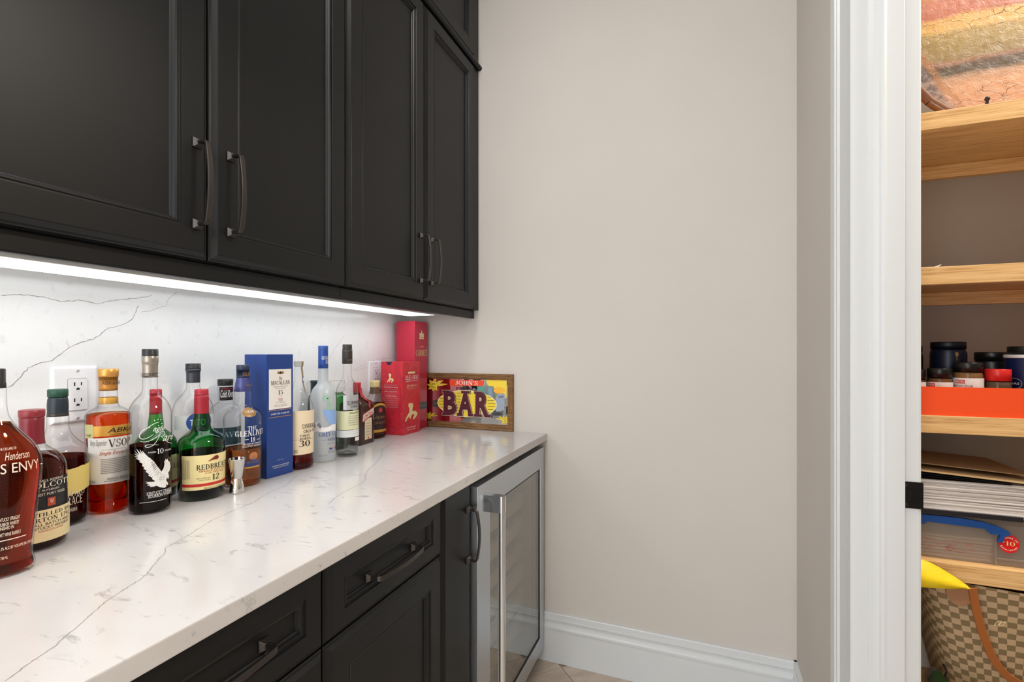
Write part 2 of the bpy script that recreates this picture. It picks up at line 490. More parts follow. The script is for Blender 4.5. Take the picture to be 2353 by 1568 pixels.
def text_mesh(body, shear=0.0, bold=0.0):
    k = (body, shear, bold)
    if k in TXT:
        return TXT[k]
    if body in SERIF_WORDS:
        TXT[k] = serif_mesh(body, shear)
        return TXT[k]
    cu = bpy.data.curves.new('txt', 'FONT')
    cu.body = body
    cu.shear = min(shear, 0.9)
    cu.resolution_u = 3
    cu.offset = bold
    o = bpy.data.objects.new('txt', cu)
    me = o.to_mesh()
    vs = [v.co.copy() for v in me.vertices]
    fs = [tuple(p.vertices) for p in me.polygons]
    o.to_mesh_clear()
    bpy.data.objects.remove(o)
    bpy.data.curves.remove(cu)
    if not vs:
        return [], []
    x0, x1 = min(v.x for v in vs), max(v.x for v in vs)
    y0, y1 = min(v.y for v in vs), max(v.y for v in vs)
    vs = [((v.x - x0) / (x1 - x0), (v.y - y0) / max(1e-6, y1 - y0)) for v in vs]
    TXT[k] = (vs, fs)
    return TXT[k]
def text_on(name, body, mat, parent, f, u0, u1, v0, v1, shear=0.0, bold=0.0):
    vs, fs = text_mesh(body, shear, bold)
    mb = MB().add([f(u0 + (u1 - u0) * x, v0 + (v1 - v0) * y) for x, y in vs], fs)
    return mb.build(name, mat, parent, False)
def poly_fill(pts):
    """triangulate a simple polygon"""
    from mathutils.geometry import tessellate_polygon
    return tessellate_polygon([[Vector((u, v, 0)) for u, v in pts]])
def poly_on(name, pts, mat, parent, f):
    return MB().add([f(u, v) for u, v in pts], poly_fill(pts)).build(name, mat, parent, False)
def poly_fine(name, pts, mat, parent, f, cut=3):
    bm = bmesh.new()
    sx = 0.0007
    bm.faces.new([bm.verts.new((u * sx, v, 0)) for u, v in pts])
    bmesh.ops.triangulate(bm, faces=bm.faces[:])
    for _ in range(cut):
        lg = [e for e in bm.edges if e.calc_length() > 0.004]
        if not lg:
            break
        bmesh.ops.subdivide_edges(bm, edges=lg, cuts=1)
        bmesh.ops.triangulate(bm, faces=[q for q in bm.faces if len(q.verts) > 3])
    bm.verts.index_update()
    vs = [f(v.co.x / sx, v.co.y) for v in bm.verts]
    fs = [tuple(v.index for v in q.verts) for q in bm.faces]
    bm.free()
    return MB().add(vs, fs, True).build(name, mat, parent, False)
def ell_pts(u, v, a, b, n=28):
    return [(u + a * math.cos(2 * math.pi * i / n), v + b * math.sin(2 * math.pi * i / n)) for i in range(n)]

# ------------------------------------------------------------------ measured shapes (metres; labels in degrees round the bottle and metres up)
DATA = {
'envy': dict(loc=(0.2467, 0.3989), face=-20, e=0.62, liq=(0.2266, 'amber'),
  prof=[(0.0098, 0.3073), (0.0098, 0.2865), (0.0103, 0.2852), (0.0103, 0.278), (0.0107, 0.2774), (0.0112, 0.2409), (0.0179, 0.2247), (0.0295, 0.2084), (0.0411, 0.1921), (0.0473, 0.1791), (0.0505, 0.1596), (0.0491, 0.1368), (0.0447, 0.0912), (0.0411, 0.0522), (0.0384, 0.0229), (0.042, 0.0131), (0.042, 0.006), (0.0395, 0.0)],
  parts=[('stopper', 0.3073, 0.278, 'black_wood'), ('glass', 0.278, 0.0, 'glass_clear')],
  els=[
   ('text', "ANGEL'S ENVY", -57.4, 59.7, 0.1533, 0.1686, 'cream', 0),
   ('text', 'KENTUCKY STRAIGHT', -1.3, 30.3, 0.0836, 0.0889, 'cream', 0),
   ('text', 'BOURBON WHISKEY', -0.2, 29.4, 0.0766, 0.0819, 'cream', 0),
   ('text', 'FINISHED IN', 1.0, 21.7, 0.0713, 0.0759, 'cream', 0),
   ('text', 'PORT WINE BARRELS', -0.7, 32.8, 0.0615, 0.0668, 'cream', 0),
   ('rect', -4.2, 43.9, 0.0551, 0.0564, 'cream'),
   ('text', '43.3% ALC BY VOLUME (86.6 PROOF)', -0.7, 62.1, 0.0405, 0.0461, 'cream', 0),
   ('text', '750 ML', 3.8, 14.4, 0.0283, 0.0322, 'cream', 0),
   ('text', 'Henderson', 8.2, 42.1, 0.173, 0.1844, 'cream', 0.4),
   ('text', 'THE CELLARS OF', -0.0, 25.7, 0.1881, 0.1918, 'cream', 0)]),
'alcott': dict(loc=(0.1596, 0.479), face=6, e=1, liq=(0.1572, 'bourbon'),
  prof=[(0.017, 0.2333), (0.017, 0.2221), (0.0159, 0.2206), (0.0159, 0.1751), (0.0212, 0.1676), (0.0329, 0.1587), (0.0425, 0.1453), (0.0456, 0.1303), (0.0462, 0.0408), (0.0462, 0.006), (0.0434, 0.0)],
  parts=[('cap', 0.2333, 0.2206, 'maroon_wax'), ('capsule', 0.2206, 0.1744, 'maroon_wax2'), ('glass', 0.1744, 0.0, 'glass_clear')],
  els=[
   ('rect', -42.0, 42.0, 0.0447, 0.1192, 'black'),
   ('text', 'SMALL RESERVE', -25.0, 25.0, 0.1149, 0.1187, 'cream', 0),
   ('text', 'WOLCOTT', -46.4, 46.4, 0.1047, 0.1138, 'cream', 0),
   ('text', 'AUTHENTIC', -15.8, 15.8, 0.0989, 0.1022, 'cream', 0),
   ('text', 'FINEST PORT VESSEL', -28.7, 28.7, 0.0919, 0.096, 'cream', 0),
   ('rect', -6.9, 6.9, 0.0728, 0.0868, 'rust'),
   ('text', 'W', -3.1, 3.1, 0.0767, 0.0848, 'cream', 0),
   ('rect', -51.1, 51.1, 0.0155, 0.0683, 'paper_tan'),
   ('text', 'DISTILLED BY', -43.2, 43.2, 0.0578, 0.0638, 'ink', 0),
   ('text', 'BARTON 1792', -43.0, 43.0, 0.0486, 0.0555, 'ink', 0),
   ('text', 'SMALL BATCH AND', -38.0, 38.0, 0.0422, 0.0467, 'ink', 0),
   ('text', 'KENTUCKY WHISKEY', -37.9, 37.9, 0.0361, 0.0407, 'ink', 0),
   ('text', 'BARDSTOWN', -20.6, 20.6, 0.0318, 0.0348, 'rust', 0)]),
'race': dict(loc=(0.0671, 0.5599), face=2, e=1, liq=(0.129, 'bourbon2'),
  prof=[(0.0154, 0.2598), (0.0154, 0.2454), (0.0142, 0.2446), (0.0154, 0.2387), (0.016, 0.226), (0.0154, 0.2151), (0.0166, 0.2092), (0.0166, 0.1965), (0.0166, 0.1839), (0.021, 0.1712), (0.0284, 0.1603), (0.0407, 0.1484), (0.0462, 0.1299), (0.0444, 0.011), (0.0431, 0.006), (0.0406, 0.0)],
  parts=[('cap', 0.2598, 0.2446, 'green_cap'), ('capsule', 0.2446, 0.2134, 'navy_cap'), ('neck_ring', 0.2134, 0.2075, 'dark_ring'), ('glass', 0.2075, 0.0, 'glass_clear')],
  els=[
   ('torn', -80, 80, 0.065, 0.1129, 'paper_yellow'),
   ('text', 'BUFFALO', -26.2, 26.2, 0.0574, 0.0668, 'cream', 0),
   ('text', 'TRACE', -20.5, 20.5, 0.0409, 0.0562, 'cream', 0),
   ('text', 'BOURBON', -8.2, 8.2, 0.0281, 0.0348, 'cream', 0)]),
'vsop': dict(loc=(0.0674, 0.6459), face=0, e=1, liq=(0.2031, 'cognac'),
  prof=[(0.0176, 0.2965), (0.0176, 0.28), (0.0158, 0.2782), (0.0158, 0.2205), (0.0211, 0.216), (0.0303, 0.2105), (0.0366, 0.205), (0.0391, 0.1986), (0.0345, 0.0064), (0.0352, 0.006), (0.0331, 0.0)],
  parts=[('cap', 0.2965, 0.2791, 'gold_cap'), ('capsule', 0.2791, 0.2507, 'gold_foil'), ('glass', 0.2507, 0.0, 'glass_clear')],
  els=[
   ('rect', -69.5, 69.5, 0.1596, 0.1808, 'gold'),
   ('rect', -99.2, -66.8, 0.1566, 0.1844, 'paper_green'),
   ('text', 'VSOP', -92.9, -72.8, 0.1598, 0.1643, 'ink', 0),
   ('text', 'ABK6', -31.1, 39.0, 0.1662, 0.176, 'ink', 0.25),
   ('text', 'COGNAC', -26.0, 12.3, 0.1604, 0.1631, 'ink', 0),
   ('rect', -82.4, 82.4, 0.0624, 0.1567, 'paper_white'),
   ('text', 'VSOP', -29.1, 32.7, 0.1366, 0.1527, 'ink', 0),
   ('text', 'Very Superior', -73.2, -32.2, 0.1374, 0.1534, 'grey_ink', 0.45),
   ('rect', -43.8, 43.8, 0.1318, 0.1323, 'grey_ink'),
   ('text', 'Single Estate Cognac', -50.4, 50.4, 0.1193, 0.1291, 'rust', 0.4),
   ('rect', -47.3, 47.3, 0.112, 0.1138, 'grey_ink2'),
   ('rect', -47.3, 47.3, 0.1085, 0.1103, 'grey_ink2'),
   ('rect', -47.4, 47.4, 0.1049, 0.1067, 'grey_ink2'),
   ('rect', -47.4, 47.4, 0.1014, 0.1032, 'grey_ink2'),
   ('rect', -47.4, 47.4, 0.0978, 0.0996, 'grey_ink2'),
   ('rect', -47.5, 47.5, 0.0943, 0.0961, 'grey_ink2'),
   ('rect', -47.5, 47.5, 0.0907, 0.0925, 'grey_ink2'),
   ('rect', -47.6, 47.6, 0.0872, 0.0889, 'grey_ink2'),
   ('rect', -47.6, 47.6, 0.0836, 0.0854, 'grey_ink2'),
   ('text', 'FRANCIS ABECASSIS', -31.3, 31.3, 0.0698, 0.0743, 'ink', 0),
   ('text', 'PRODUCT OF FRANCE', -38.9, 38.9, 0.0661, 0.0687, 'ink', 0),
   ('text', '70 CL', -79.7, -61.0, 0.0663, 0.0707, 'ink', 0),
   ('text', 'ABK6', -66.2, 6.2, 0.2635, 0.2709, 'ink', 0),
   ('text', 'ABK6', 8.8, 81.2, 0.2635, 0.2709, 'ink', 0)]),
'eagle': dict(loc=(0.1505, 0.6769), face=-7, e=1, liq=(0.1393, 'dark_bourbon'),
  prof=[(0.0143, 0.3377), (0.0143, 0.3249), (0.0147, 0.3239), (0.0147, 0.3093), (0.0136, 0.3075), (0.0132, 0.2792), (0.0132, 0.2536), (0.0161, 0.2444), (0.0242, 0.2353), (0.0308, 0.2261), (0.0374, 0.2088), (0.0381, 0.1987), (0.0374, 0.0296), (0.0367, 0.0113), (0.0367, 0.006), (0.0345, 0.0)],
  parts=[('cap', 0.3377, 0.3239, 'black_cap'), ('capsule', 0.3239, 0.2782, 'silver_foil'), ('glass', 0.2782, 0.0, 'glass_clear')],
  els=[
   ('ell', -14.3, 0.1914, 0.0008, 0.0012, 'white_ink'),
   ('ell', -5.3, 0.193, 0.0008, 0.0012, 'white_ink'),
   ('ell', 1.9, 0.192, 0.0009, 0.0012, 'white_ink'),
   ('ell', 4.4, 0.1836, 0.0009, 0.0012, 'white_ink'),
   ('ell', -4.1, 0.1799, 0.0009, 0.0012, 'white_ink'),
   ('stroke', [(-3.0, 0.1873), (-12.1, 0.1862), (-22.6, 0.182), (-30.8, 0.1779), (-25.1, 0.1782)], 0.0012, 'white_ink'),
   ('stroke', [(-25.1, 0.1779), (-38.0, 0.1755), (-47.8, 0.1691), (-51.9, 0.1614), (-48.4, 0.1561), (-39.4, 0.1547), (-27.7, 0.158), (-17.0, 0.1634)], 0.0014, 'white_ink'),
   ('stroke', [(-49.7, 0.1515), (-41.5, 0.1491), (-27.7, 0.1498), (-15.6, 0.1545), (-6.7, 0.158), (0.9, 0.1641)], 0.001, 'white_ink'),
   ('stroke', [(-0.6, 0.1619), (-5.7, 0.1536), (-12.1, 0.1456), (-20.8, 0.1393), (-31.1, 0.1373), (-37.7, 0.1398), (-35.4, 0.1429), (-24.3, 0.1427), (-4.8, 0.1406)], 0.0011, 'white_ink'),
   ('stroke', [(-2.9, 0.1647), (7.0, 0.1683), (14.0, 0.1637), (9.1, 0.1575), (1.3, 0.1569)], 0.001, 'white_ink'),
   ('stroke', [(1.9, 0.1568), (12.5, 0.1502), (23.8, 0.1416), (41.6, 0.1379)], 0.001, 'white_ink'),
   ('text', 'agle', -18.7, 12.5, 0.1659, 0.1802, 'white_ink', 0.5),
   ('text', 'are', 5.8, 48.5, 0.1466, 0.1565, 'white_ink', 0.5),
   ('text', 'AGED', -30.5, -10.9, 0.1255, 0.1286, 'white_ink', 0),
   ('text', '10', -8.6, 8.6, 0.1222, 0.1329, 'white_ink', 0),
   ('text', 'YEARS', 12.1, 35.0, 0.125, 0.1286, 'white_ink', 0),
   ('poly', [(-44.3, 0.1324), (-38.1, 0.1264), (-29.4, 0.1181), (-24.6, 0.1153), (-15.6, 0.1069), (-7.4, 0.096), (3.2, 0.0841), (9.5, 0.0915), (11.6, 0.0998), (10.5, 0.1064), (13.4, 0.1036), (15.3, 0.1101), (18.3, 0.1053), (21.3, 0.1088), (24.7, 0.1029), (30.2, 0.1006), (34.6, 0.0905), (30.4, 0.0824), (24.3, 0.0783), (27.3, 0.0727), (26.8, 0.0669), (23.3, 0.0653), (20.3, 0.0702), (17.0, 0.0643), (24.5, 0.0564), (23.1, 0.053), (17.1, 0.0558), (17.8, 0.0511), (11.9, 0.0492), (-0.7, 0.0528), (-10.1, 0.0574), (-15.5, 0.0564), (-26.0, 0.057), (-23.9, 0.0589), (-32.9, 0.0605), (-27.4, 0.0621), (-36.1, 0.065), (-29.1, 0.0651), (-37.3, 0.0686), (-26.0, 0.0672), (-15.5, 0.0664), (-8.3, 0.0694), (-13.7, 0.0676), (-20.8, 0.0727), (-19.7, 0.0747), (-29.4, 0.0807), (-27.4, 0.0826), (-35.5, 0.0889), (-33.4, 0.0909), (-40.8, 0.0956), (-38.8, 0.0976), (-44.3, 0.1014), (-43.1, 0.1056), (-51.7, 0.1098), (-48.0, 0.1111), (-60.7, 0.1166), (-52.3, 0.1169), (-64.9, 0.1215), (-54.2, 0.12), (-65.4, 0.1271), (-53.0, 0.1225), (-66.2, 0.1338), (-51.1, 0.1233), (-58.9, 0.1364), (-45.5, 0.1247), (-50.7, 0.1354), (-41.6, 0.1252)], 'white_ink'),
   ('stroke', [(-25.1, 0.1128), (-41.6, 0.1041)], 0.0005, 'black'),
   ('stroke', [(-20.8, 0.1067), (-38.5, 0.0976)], 0.0005, 'black'),
   ('stroke', [(-17.3, 0.1007), (-34.6, 0.091)], 0.0005, 'black'),
   ('stroke', [(-13.8, 0.0946), (-29.4, 0.0849)], 0.0005, 'black'),
   ('stroke', [(-11.1, 0.0886), (-25.1, 0.0802)], 0.0005, 'black'),
   ('stroke', [(-8.3, 0.0825), (-20.8, 0.0755)], 0.0005, 'black'),
   ('stroke', [(15.1, 0.1036), (7.3, 0.0875)], 0.0005, 'black'),
   ('stroke', [(21.4, 0.1012), (11.7, 0.0853)], 0.0005, 'black'),
   ('stroke', [(27.1, 0.0975), (16.4, 0.0832)], 0.0005, 'black'),
   ('poly', [(-24.3, 0.1141), (-15.6, 0.1055), (-7.4, 0.0945), (3.2, 0.0816), (11.8, 0.076), (12.9, 0.0693), (7.4, 0.0644), (3.3, 0.0593), (-2.7, 0.0646), (-8.3, 0.0725), (-15.5, 0.0877), (-22.5, 0.1026)], 'grey_ink'),
   ('text', 'KENTUCKY STRAIGHT', -32.7, 40.1, 0.0394, 0.0465, 'white_ink', 0),
   ('text', 'BOURBON WHISKEY', -29.5, 40.4, 0.0337, 0.0399, 'white_ink', 0),
   ('rect', -51.0, 18.6, 0.0255, 0.0264, 'white_ink'),
   ('rect', -114.5, 64.2, 0.2866, 0.2873, 'ink'),
   ('rect', -114.5, 64.2, 0.2798, 0.2805, 'ink'),
   ('text', 'SAZERAC', -98.0, 20.6, 0.2815, 0.2861, 'ink', 0)]),
'behind': dict(loc=(0.0537, 0.7501), face=-2, e=1, liq=(0.1035, 'dark_whiskey'),
  prof=[(0.0118, 0.2454), (0.0118, 0.2323), (0.0122, 0.1901), (0.0154, 0.1649), (0.0154, 0.1548), (0.0203, 0.1498), (0.0365, 0.1347), (0.0414, 0.1196), (0.0422, 0.1095), (0.0406, 0.0039), (0.0374, 0.0)],
  parts=[('cap', 0.2454, 0.2323, 'red_cap'), ('capsule', 0.2323, 0.1881, 'red_foil'), ('glass', 0.1881, 0.0, 'glass_green')],
  els=[
   ('rect', -88, 88, 0.0204, 0.0948, 'paper_yellow2'),
   ('rect', -88, 88, 0.0292, 0.0361, 'red_print'),
   ('text', 'REDBREAST', -46, 46, 0.0635, 0.0752, 'ink', 0),
   ('text', '12', -13, 13, 0.0419, 0.0557, 'ink', 0)]),
'blue': dict(loc=(0.0452, 0.8451), face=-21, e=0.9, liq=None,
  prof=[(0.0164, 0.3024), (0.0164, 0.2905), (0.0168, 0.2894), (0.0168, 0.2839), (0.015, 0.2828), (0.015, 0.2545), (0.0137, 0.2502), (0.0146, 0.2404), (0.0228, 0.2273), (0.0337, 0.2164), (0.041, 0.2023), (0.0446, 0.1838), (0.0455, 0.1674), (0.0437, 0.0259), (0.0428, 0.0172), (0.0402, 0.0)],
  parts=[('cap', 0.3024, 0.2899, 'black_cap'), ('capsule', 0.2899, 0.2545, 'pewter'), ('glass', 0.2545, 0.0, 'glass_clear')],
  els=[
   ('rect', -70, 70, 0.1425, 0.1763, 'paper_clear'),
   ('ell', 5, 0.1595, 0.029, 0.025, 'blue_print'),
   ('text', 'TITO', -22, 20, 0.151, 0.1669, 'white_ink', 0)]),
'red': dict(loc=(0.1564, 0.7853), face=-2, e=1, liq=(0.1044, 'dark_whiskey'),
  prof=[(0.0139, 0.2458), (0.0139, 0.2347), (0.0144, 0.2327), (0.0148, 0.1946), (0.0152, 0.1906), (0.0177, 0.1706), (0.0186, 0.1565), (0.0237, 0.1505), (0.038, 0.1405), (0.0448, 0.1305), (0.0473, 0.1204), (0.0477, 0.1054), (0.0456, 0.0001), (0.0421, 0.0)],
  parts=[('cap', 0.2458, 0.2337, 'red_cap'), ('capsule', 0.2337, 0.1906, 'red_foil'), ('glass', 0.1906, 0.0, 'glass_green')],
  els=[
   ('rect', -84.5, 84.5, 0.0246, 0.1012, 'paper_yellow2'),
   ('rect', -85.7, 85.7, 0.0319, 0.0383, 'red_print'),
   ('text', 'REDBREAST', -45.1, 45.1, 0.069, 0.0806, 'ink', 0),
   ('text', 'SINGLE POT STILL', -40.2, 40.2, 0.0638, 0.0677, 'rust', 0),
   ('text', 'Irish Whiskey', -25.2, 25.2, 0.0581, 0.063, 'rust', 0),
   ('text', '12', -9.7, 10.1, 0.0439, 0.0567, 'ink', 0),
   ('text', 'MATURED IN', -45.3, -14.6, 0.0492, 0.0516, 'ink', 0),
   ('text', 'OAK CASKS', -40.2, -13.5, 0.0449, 0.0473, 'ink', 0),
   ('text', 'PRODUCT OF IRELAND', -28.1, 28.1, 0.0254, 0.0293, 'ink', 0),
   ('poly', [(-19.0, 0.0876), (-12.0, 0.0913), (-2.3, 0.0969), (2.2, 0.098), (7.1, 0.0954), (8.0, 0.0916), (4.7, 0.0886), (-0.7, 0.0889), (-7.2, 0.0888), (-13.2, 0.0879), (-18.4, 0.0865)], 'maroon'),
   ('rect', -81.3, -79.9, 0.0481, 0.0956, 'grey_ink'),
   ('rect', -76.4, -75.1, 0.0489, 0.0946, 'grey_ink'),
   ('rect', -71.8, -70.6, 0.0495, 0.0935, 'grey_ink'),
   ('rect', -67.5, -66.3, 0.0501, 0.0924, 'grey_ink'),
   ('rect', -63.4, -62.3, 0.0505, 0.0913, 'grey_ink')]),
'avid': dict(loc=(0.0318, 0.9441), face=-25, e=1, liq=None,
  prof=[(0.0187, 0.2576), (0.0187, 0.2423), (0.0172, 0.2388), (0.0192, 0.2329), (0.0177, 0.2306), (0.0172, 0.2012), (0.0172, 0.1965), (0.0243, 0.1918), (0.0334, 0.1824), (0.0375, 0.1718), (0.0365, 0.0072), (0.0354, 0.006), (0.0333, 0.0)],
  parts=[('cap', 0.2576, 0.2405, 'black_cap'), ('glass', 0.2405, 0.0, 'glass_clear')],
  els=[
   ('rect', -60, 60, 0.0851, 0.131, 'teal_print'),
   ('text', 'DAVID', -38, 45, 0.1058, 0.1195, 'sky_ink', 0),
   ('rect', -60, 60, 0.2015, 0.2376, 'black'),
   ('text', 'Cold River', -50, 55, 0.2096, 0.2294, 'white_ink', 0.35),
   ('rect', -45, 50, 0.2306, 0.2341, 'maroon')]),
'glen': dict(loc=(0.1558, 0.8943), face=-11, e=1, liq=(0.0923, 'scotch'),
  prof=[(0.0148, 0.299), (0.0148, 0.287), (0.0144, 0.2859), (0.0144, 0.2695), (0.0144, 0.2684), (0.0153, 0.2618), (0.0206, 0.2334), (0.0196, 0.2323), (0.0191, 0.2049), (0.023, 0.194), (0.0354, 0.1831), (0.0421, 0.1721), (0.044, 0.1612), (0.0421, 0.0245), (0.0411, 0.006), (0.0387, 0.0)],
  parts=[('cap', 0.299, 0.2864, 'navy_cap2'), ('capsule', 0.2864, 0.2673, 'navy_cap2'), ('collar', 0.2673, 0.2323, 'violet_foil'), ('glass', 0.2323, 0.0, 'glass_clear')],
  els=[
   ('ell', -5.2, 0.1826, 0.0162, 0.0114, 'bronze'),
   ('text', '1824', -18.3, 11.1, 0.1803, 0.1871, 'cream', 0),
   ('text', 'THE', -15.3, 13.2, 0.1391, 0.1487, 'white_ink', 0),
   ('text', 'GLENLIVET', -49.9, 49.9, 0.1251, 0.1383, 'white_ink', 0),
   ('text', '18', -7.4, 7.0, 0.11, 0.1213, 'white_ink', 0),
   ('rect', -23.9, -12.6, 0.1164, 0.1174, 'white_ink'),
   ('rect', 13.7, 28.0, 0.1134, 0.1145, 'white_ink'),
   ('text', 'SINGLE MALT', -28.8, 28.8, 0.104, 0.1077, 'white_ink', 0),
   ('text', 'SCOTCH WHISKY', -30.0, 30.0, 0.0982, 0.1025, 'white_ink', 0),
   ('wave', -25.5, 25.5, 0.0492, 0.0768, 'navy_print'),
   ('ell', 2.6, 0.0746, 0.0102, 0.0097, 'copper'),
   ('text', 'TIME-HONOURED', -18.8, 18.8, 0.0573, 0.0626, 'bronze', 0),
   ('rect', -23.8, 23.8, 0.0461, 0.0493, 'gold'),
   ('text', 'GLENLIVET', -8.1, 58.1, 0.2454, 0.2509, 'bronze', 0),
   ('text', 'GLEN', -29.9, 49.9, 0.2717, 0.2804, 'bronze', 0)]),
'sand': dict(loc=(0.1505, 1.0811), face=2, e=1, liq=(0.0424, 'port'),
  prof=[(0.0126, 0.304), (0.0126, 0.2927), (0.0092, 0.2889), (0.0115, 0.2677), (0.0126, 0.2426), (0.0172, 0.2176), (0.0286, 0.1988), (0.0355, 0.1863), (0.0401, 0.1738), (0.0413, 0.1613), (0.039, 0.0299), (0.0413, 0.0199), (0.0413, 0.006), (0.0388, 0.0)],
  parts=[('stopper', 0.304, 0.2889, 'clear_plastic'), ('glass', 0.2889, 0.0, 'glass_clear')],
  els=[
   ('rect', -67.8, 67.8, 0.0421, 0.1651, 'paper_cream'),
   ('rect', -67.5, 67.5, 0.0838, 0.0848, 'grey_ink2'),
   ('text', 'SANDEMAN', -34.4, 34.4, 0.1152, 0.1275, 'ink', 0),
   ('text', 'CIRCA 1790', -29.3, 29.3, 0.1026, 0.1112, 'ink', 0),
   ('text', 'TAWNY', -42.3, -2.1, 0.0918, 0.0986, 'ink', 0),
   ('text', 'PORTO', -40.7, 0.6, 0.0838, 0.0899, 'ink', 0),
   ('text', '30', -45.5, -1.6, 0.0645, 0.0822, 'ink', 0),
   ('text', 'YEARS OLD', -65.2, -50.3, 0.0481, 0.0567, 'ink', 0)]),
'goose': dict(loc=(0.1519, 1.1773), face=-2, e=1, liq=None,
  prof=[(0.0143, 0.35), (0.0143, 0.3393), (0.0143, 0.3327), (0.0149, 0.2395), (0.0199, 0.2302), (0.0285, 0.2208), (0.0347, 0.2075), (0.0372, 0.1902), (0.0372, 0.1703), (0.0354, 0.0771), (0.0354, 0.0238), (0.0354, 0.006), (0.0332, 0.0)],
  parts=[('cap', 0.35, 0.3367, 'blue_cap'), ('capsule', 0.3367, 0.2807, 'blue_foil'), ('glass', 0.2807, 0.0, 'glass_frost')],
  els=[
   ('poly', [(-122.6, 0.0989), (-89.0, 0.1167), (-64.0, 0.1249), (-54.3, 0.1091), (-40.7, 0.1035), (-13.8, 0.107), (4.5, 0.1161), (43.1, 0.1071), (43.1, 0.0856), (-8.6, 0.0935), (-40.7, 0.0878), (-70.7, 0.0936), (-95.7, 0.0903)], 'snow'),
   ('poly', [(-109.4, 0.1078), (-86.4, 0.1181), (-79.3, 0.1091), (-89.5, 0.101)], 'peak_grey'),
   ('poly', [(-72.5, 0.1118), (-64.0, 0.1223), (-50.4, 0.1064), (-58.2, 0.1014)], 'peak_grey'),
   ('poly', [(-50.2, 0.1911), (-40.7, 0.2011), (-26.6, 0.202), (-16.6, 0.1951), (-17.2, 0.1847), (-10.4, 0.1699), (-7.7, 0.1553), (-33.2, 0.1593), (-27.4, 0.1682), (-23.4, 0.1785), (-33.3, 0.1841), (-44.6, 0.1858)], 'sage'),
   ('ell', -26.8, 0.191, 0.0017, 0.0019, 'ink'),
   ('poly', [(-46.5, 0.1546), (-35.2, 0.1607), (-16.9, 0.1532), (6.0, 0.1569), (43.1, 0.1474), (43.1, 0.1098), (-18.4, 0.1126), (-27.0, 0.1263), (-40.8, 0.1413)], 'sky_print'),
   ('text', 'GREY GOOSE', -63.4, 63.4, 0.0767, 0.091, 'blue_print', 0),
   ('text', 'VODKA', -24.3, 24.3, 0.062, 0.0724, 'blue_print', 0),
   ('rect', -54.4, 54.4, 0.0665, 0.0674, 'grey_ink'),
   ('text', 'DISTILLED IN', -26.5, 26.5, 0.053, 0.0569, 'grey_ink', 0),
   ('rect', -17.8, -1.5, 0.0365, 0.0418, 'blue_print'),
   ('rect', 13.3, 29.8, 0.037, 0.0423, 'red_print'),
   ('text', 'FRANCE', -24.3, 24.3, 0.0266, 0.0332, 'grey_ink', 0),
   ('text', '40% VOL', -64.5, -26.5, 0.0182, 0.0234, 'grey_ink', 0),
   ('text', 'GREY GOOSE', -60, 20, 0.3076, 0.3182, 'white_ink', 0.2),
   ('text', 'VODKA', -20, 50, 0.2944, 0.305, 'white_ink', 0.2)]),
'summ': dict(loc=(0.1742, 1.2596), face=-8, e=1, liq=None,
  prof=[(0.0145, 0.3549), (0.0145, 0.341), (0.0158, 0.3382), (0.0158, 0.2936), (0.0132, 0.2922), (0.0132, 0.2532), (0.0171, 0.2421), (0.0251, 0.2323), (0.0317, 0.2184), (0.0336, 0.2045), (0.0336, 0.0164), (0.033, 0.006), (0.031, 0.0)],
  parts=[('cap', 0.3549, 0.3396, 'charcoal'), ('capsule', 0.3396, 0.2922, 'charcoal'), ('glass', 0.2922, 0.0, 'glass_clear')],
  els=[
   ('rect', -63.4, 63.4, 0.1487, 0.195, 'silver'),
   ('text', 'SUMMUM', -43.2, 43.2, 0.1635, 0.1758, 'ink', 0),
   ('text', 'VODKA', -24.1, 24.1, 0.1547, 0.1616, 'ink', 0),
   ('rect', -107.3, 107.3, 0.0857, 0.1447, 'paper_cream2'),
   ('text', 'SINGLE ESTATE', -31.0, 31.0, 0.1358, 0.1413, 'ink', 0),
   ('rect', -37.7, 37.7, 0.1273, 0.1292, 'grey_ink2'),
   ('rect', -37.7, 37.7, 0.1205, 0.1224, 'grey_ink2'),
   ('rect', -37.7, 37.7, 0.1137, 0.1156, 'grey_ink2'),
   ('rect', -37.7, 37.7, 0.1068, 0.1088, 'grey_ink2'),
   ('rect', -37.7, 37.7, 0.1, 0.1019, 'grey_ink2'),
   ('rect', -104.7, 104.7, 0.0625, 0.0845, 'paper_clear'),
   ('rect', -59.9, 59.9, 0.0792, 0.0805, 'grey_ink2'),
   ('rect', -59.9, 59.9, 0.0724, 0.0737, 'grey_ink2'),
   ('rect', -0.8, 46.7, 0.0488, 0.0598, 'paper_white'),
   ('text', 'SUMMUM', -40, 30, 0.3023, 0.3078, 'bronze', 0)]),
'orange': dict(loc=(0.0565, 1.5563), face=-16, e=0.75, liq=(0.1343, 'liqueur'),
  prof=[(0.0194, 0.2199), (0.0194, 0.2098), (0.0178, 0.1947), (0.0178, 0.193), (0.0186, 0.1695), (0.0194, 0.1678), (0.0275, 0.1578), (0.0372, 0.1443), (0.042, 0.1309), (0.0452, 0.1192), (0.0468, 0.0101), (0.046, 0.006), (0.0433, 0.0)],
  parts=[('stopper', 0.2199, 0.1947, 'cream_cap'), ('neck_ring', 0.1947, 0.1687, 'brown_ring'), ('glass', 0.1687, 0.0, 'glass_clear')],
  els=[
   ('arch', -62, 62, 0.0246, 0.1344, 'gold'),
   ('arch', -52, 52, 0.0345, 0.1264, 'dark_plum'),
   ('text', 'Liqueur', -40, 40, 0.0723, 0.0903, 'bronze', 0.3),
   ('text', 'ORANGE', -36, 36, 0.0558, 0.0657, 'bronze', 0),
   ('ell', 0, 0.1084, 0.008, 0.008, 'red_print')]),
}
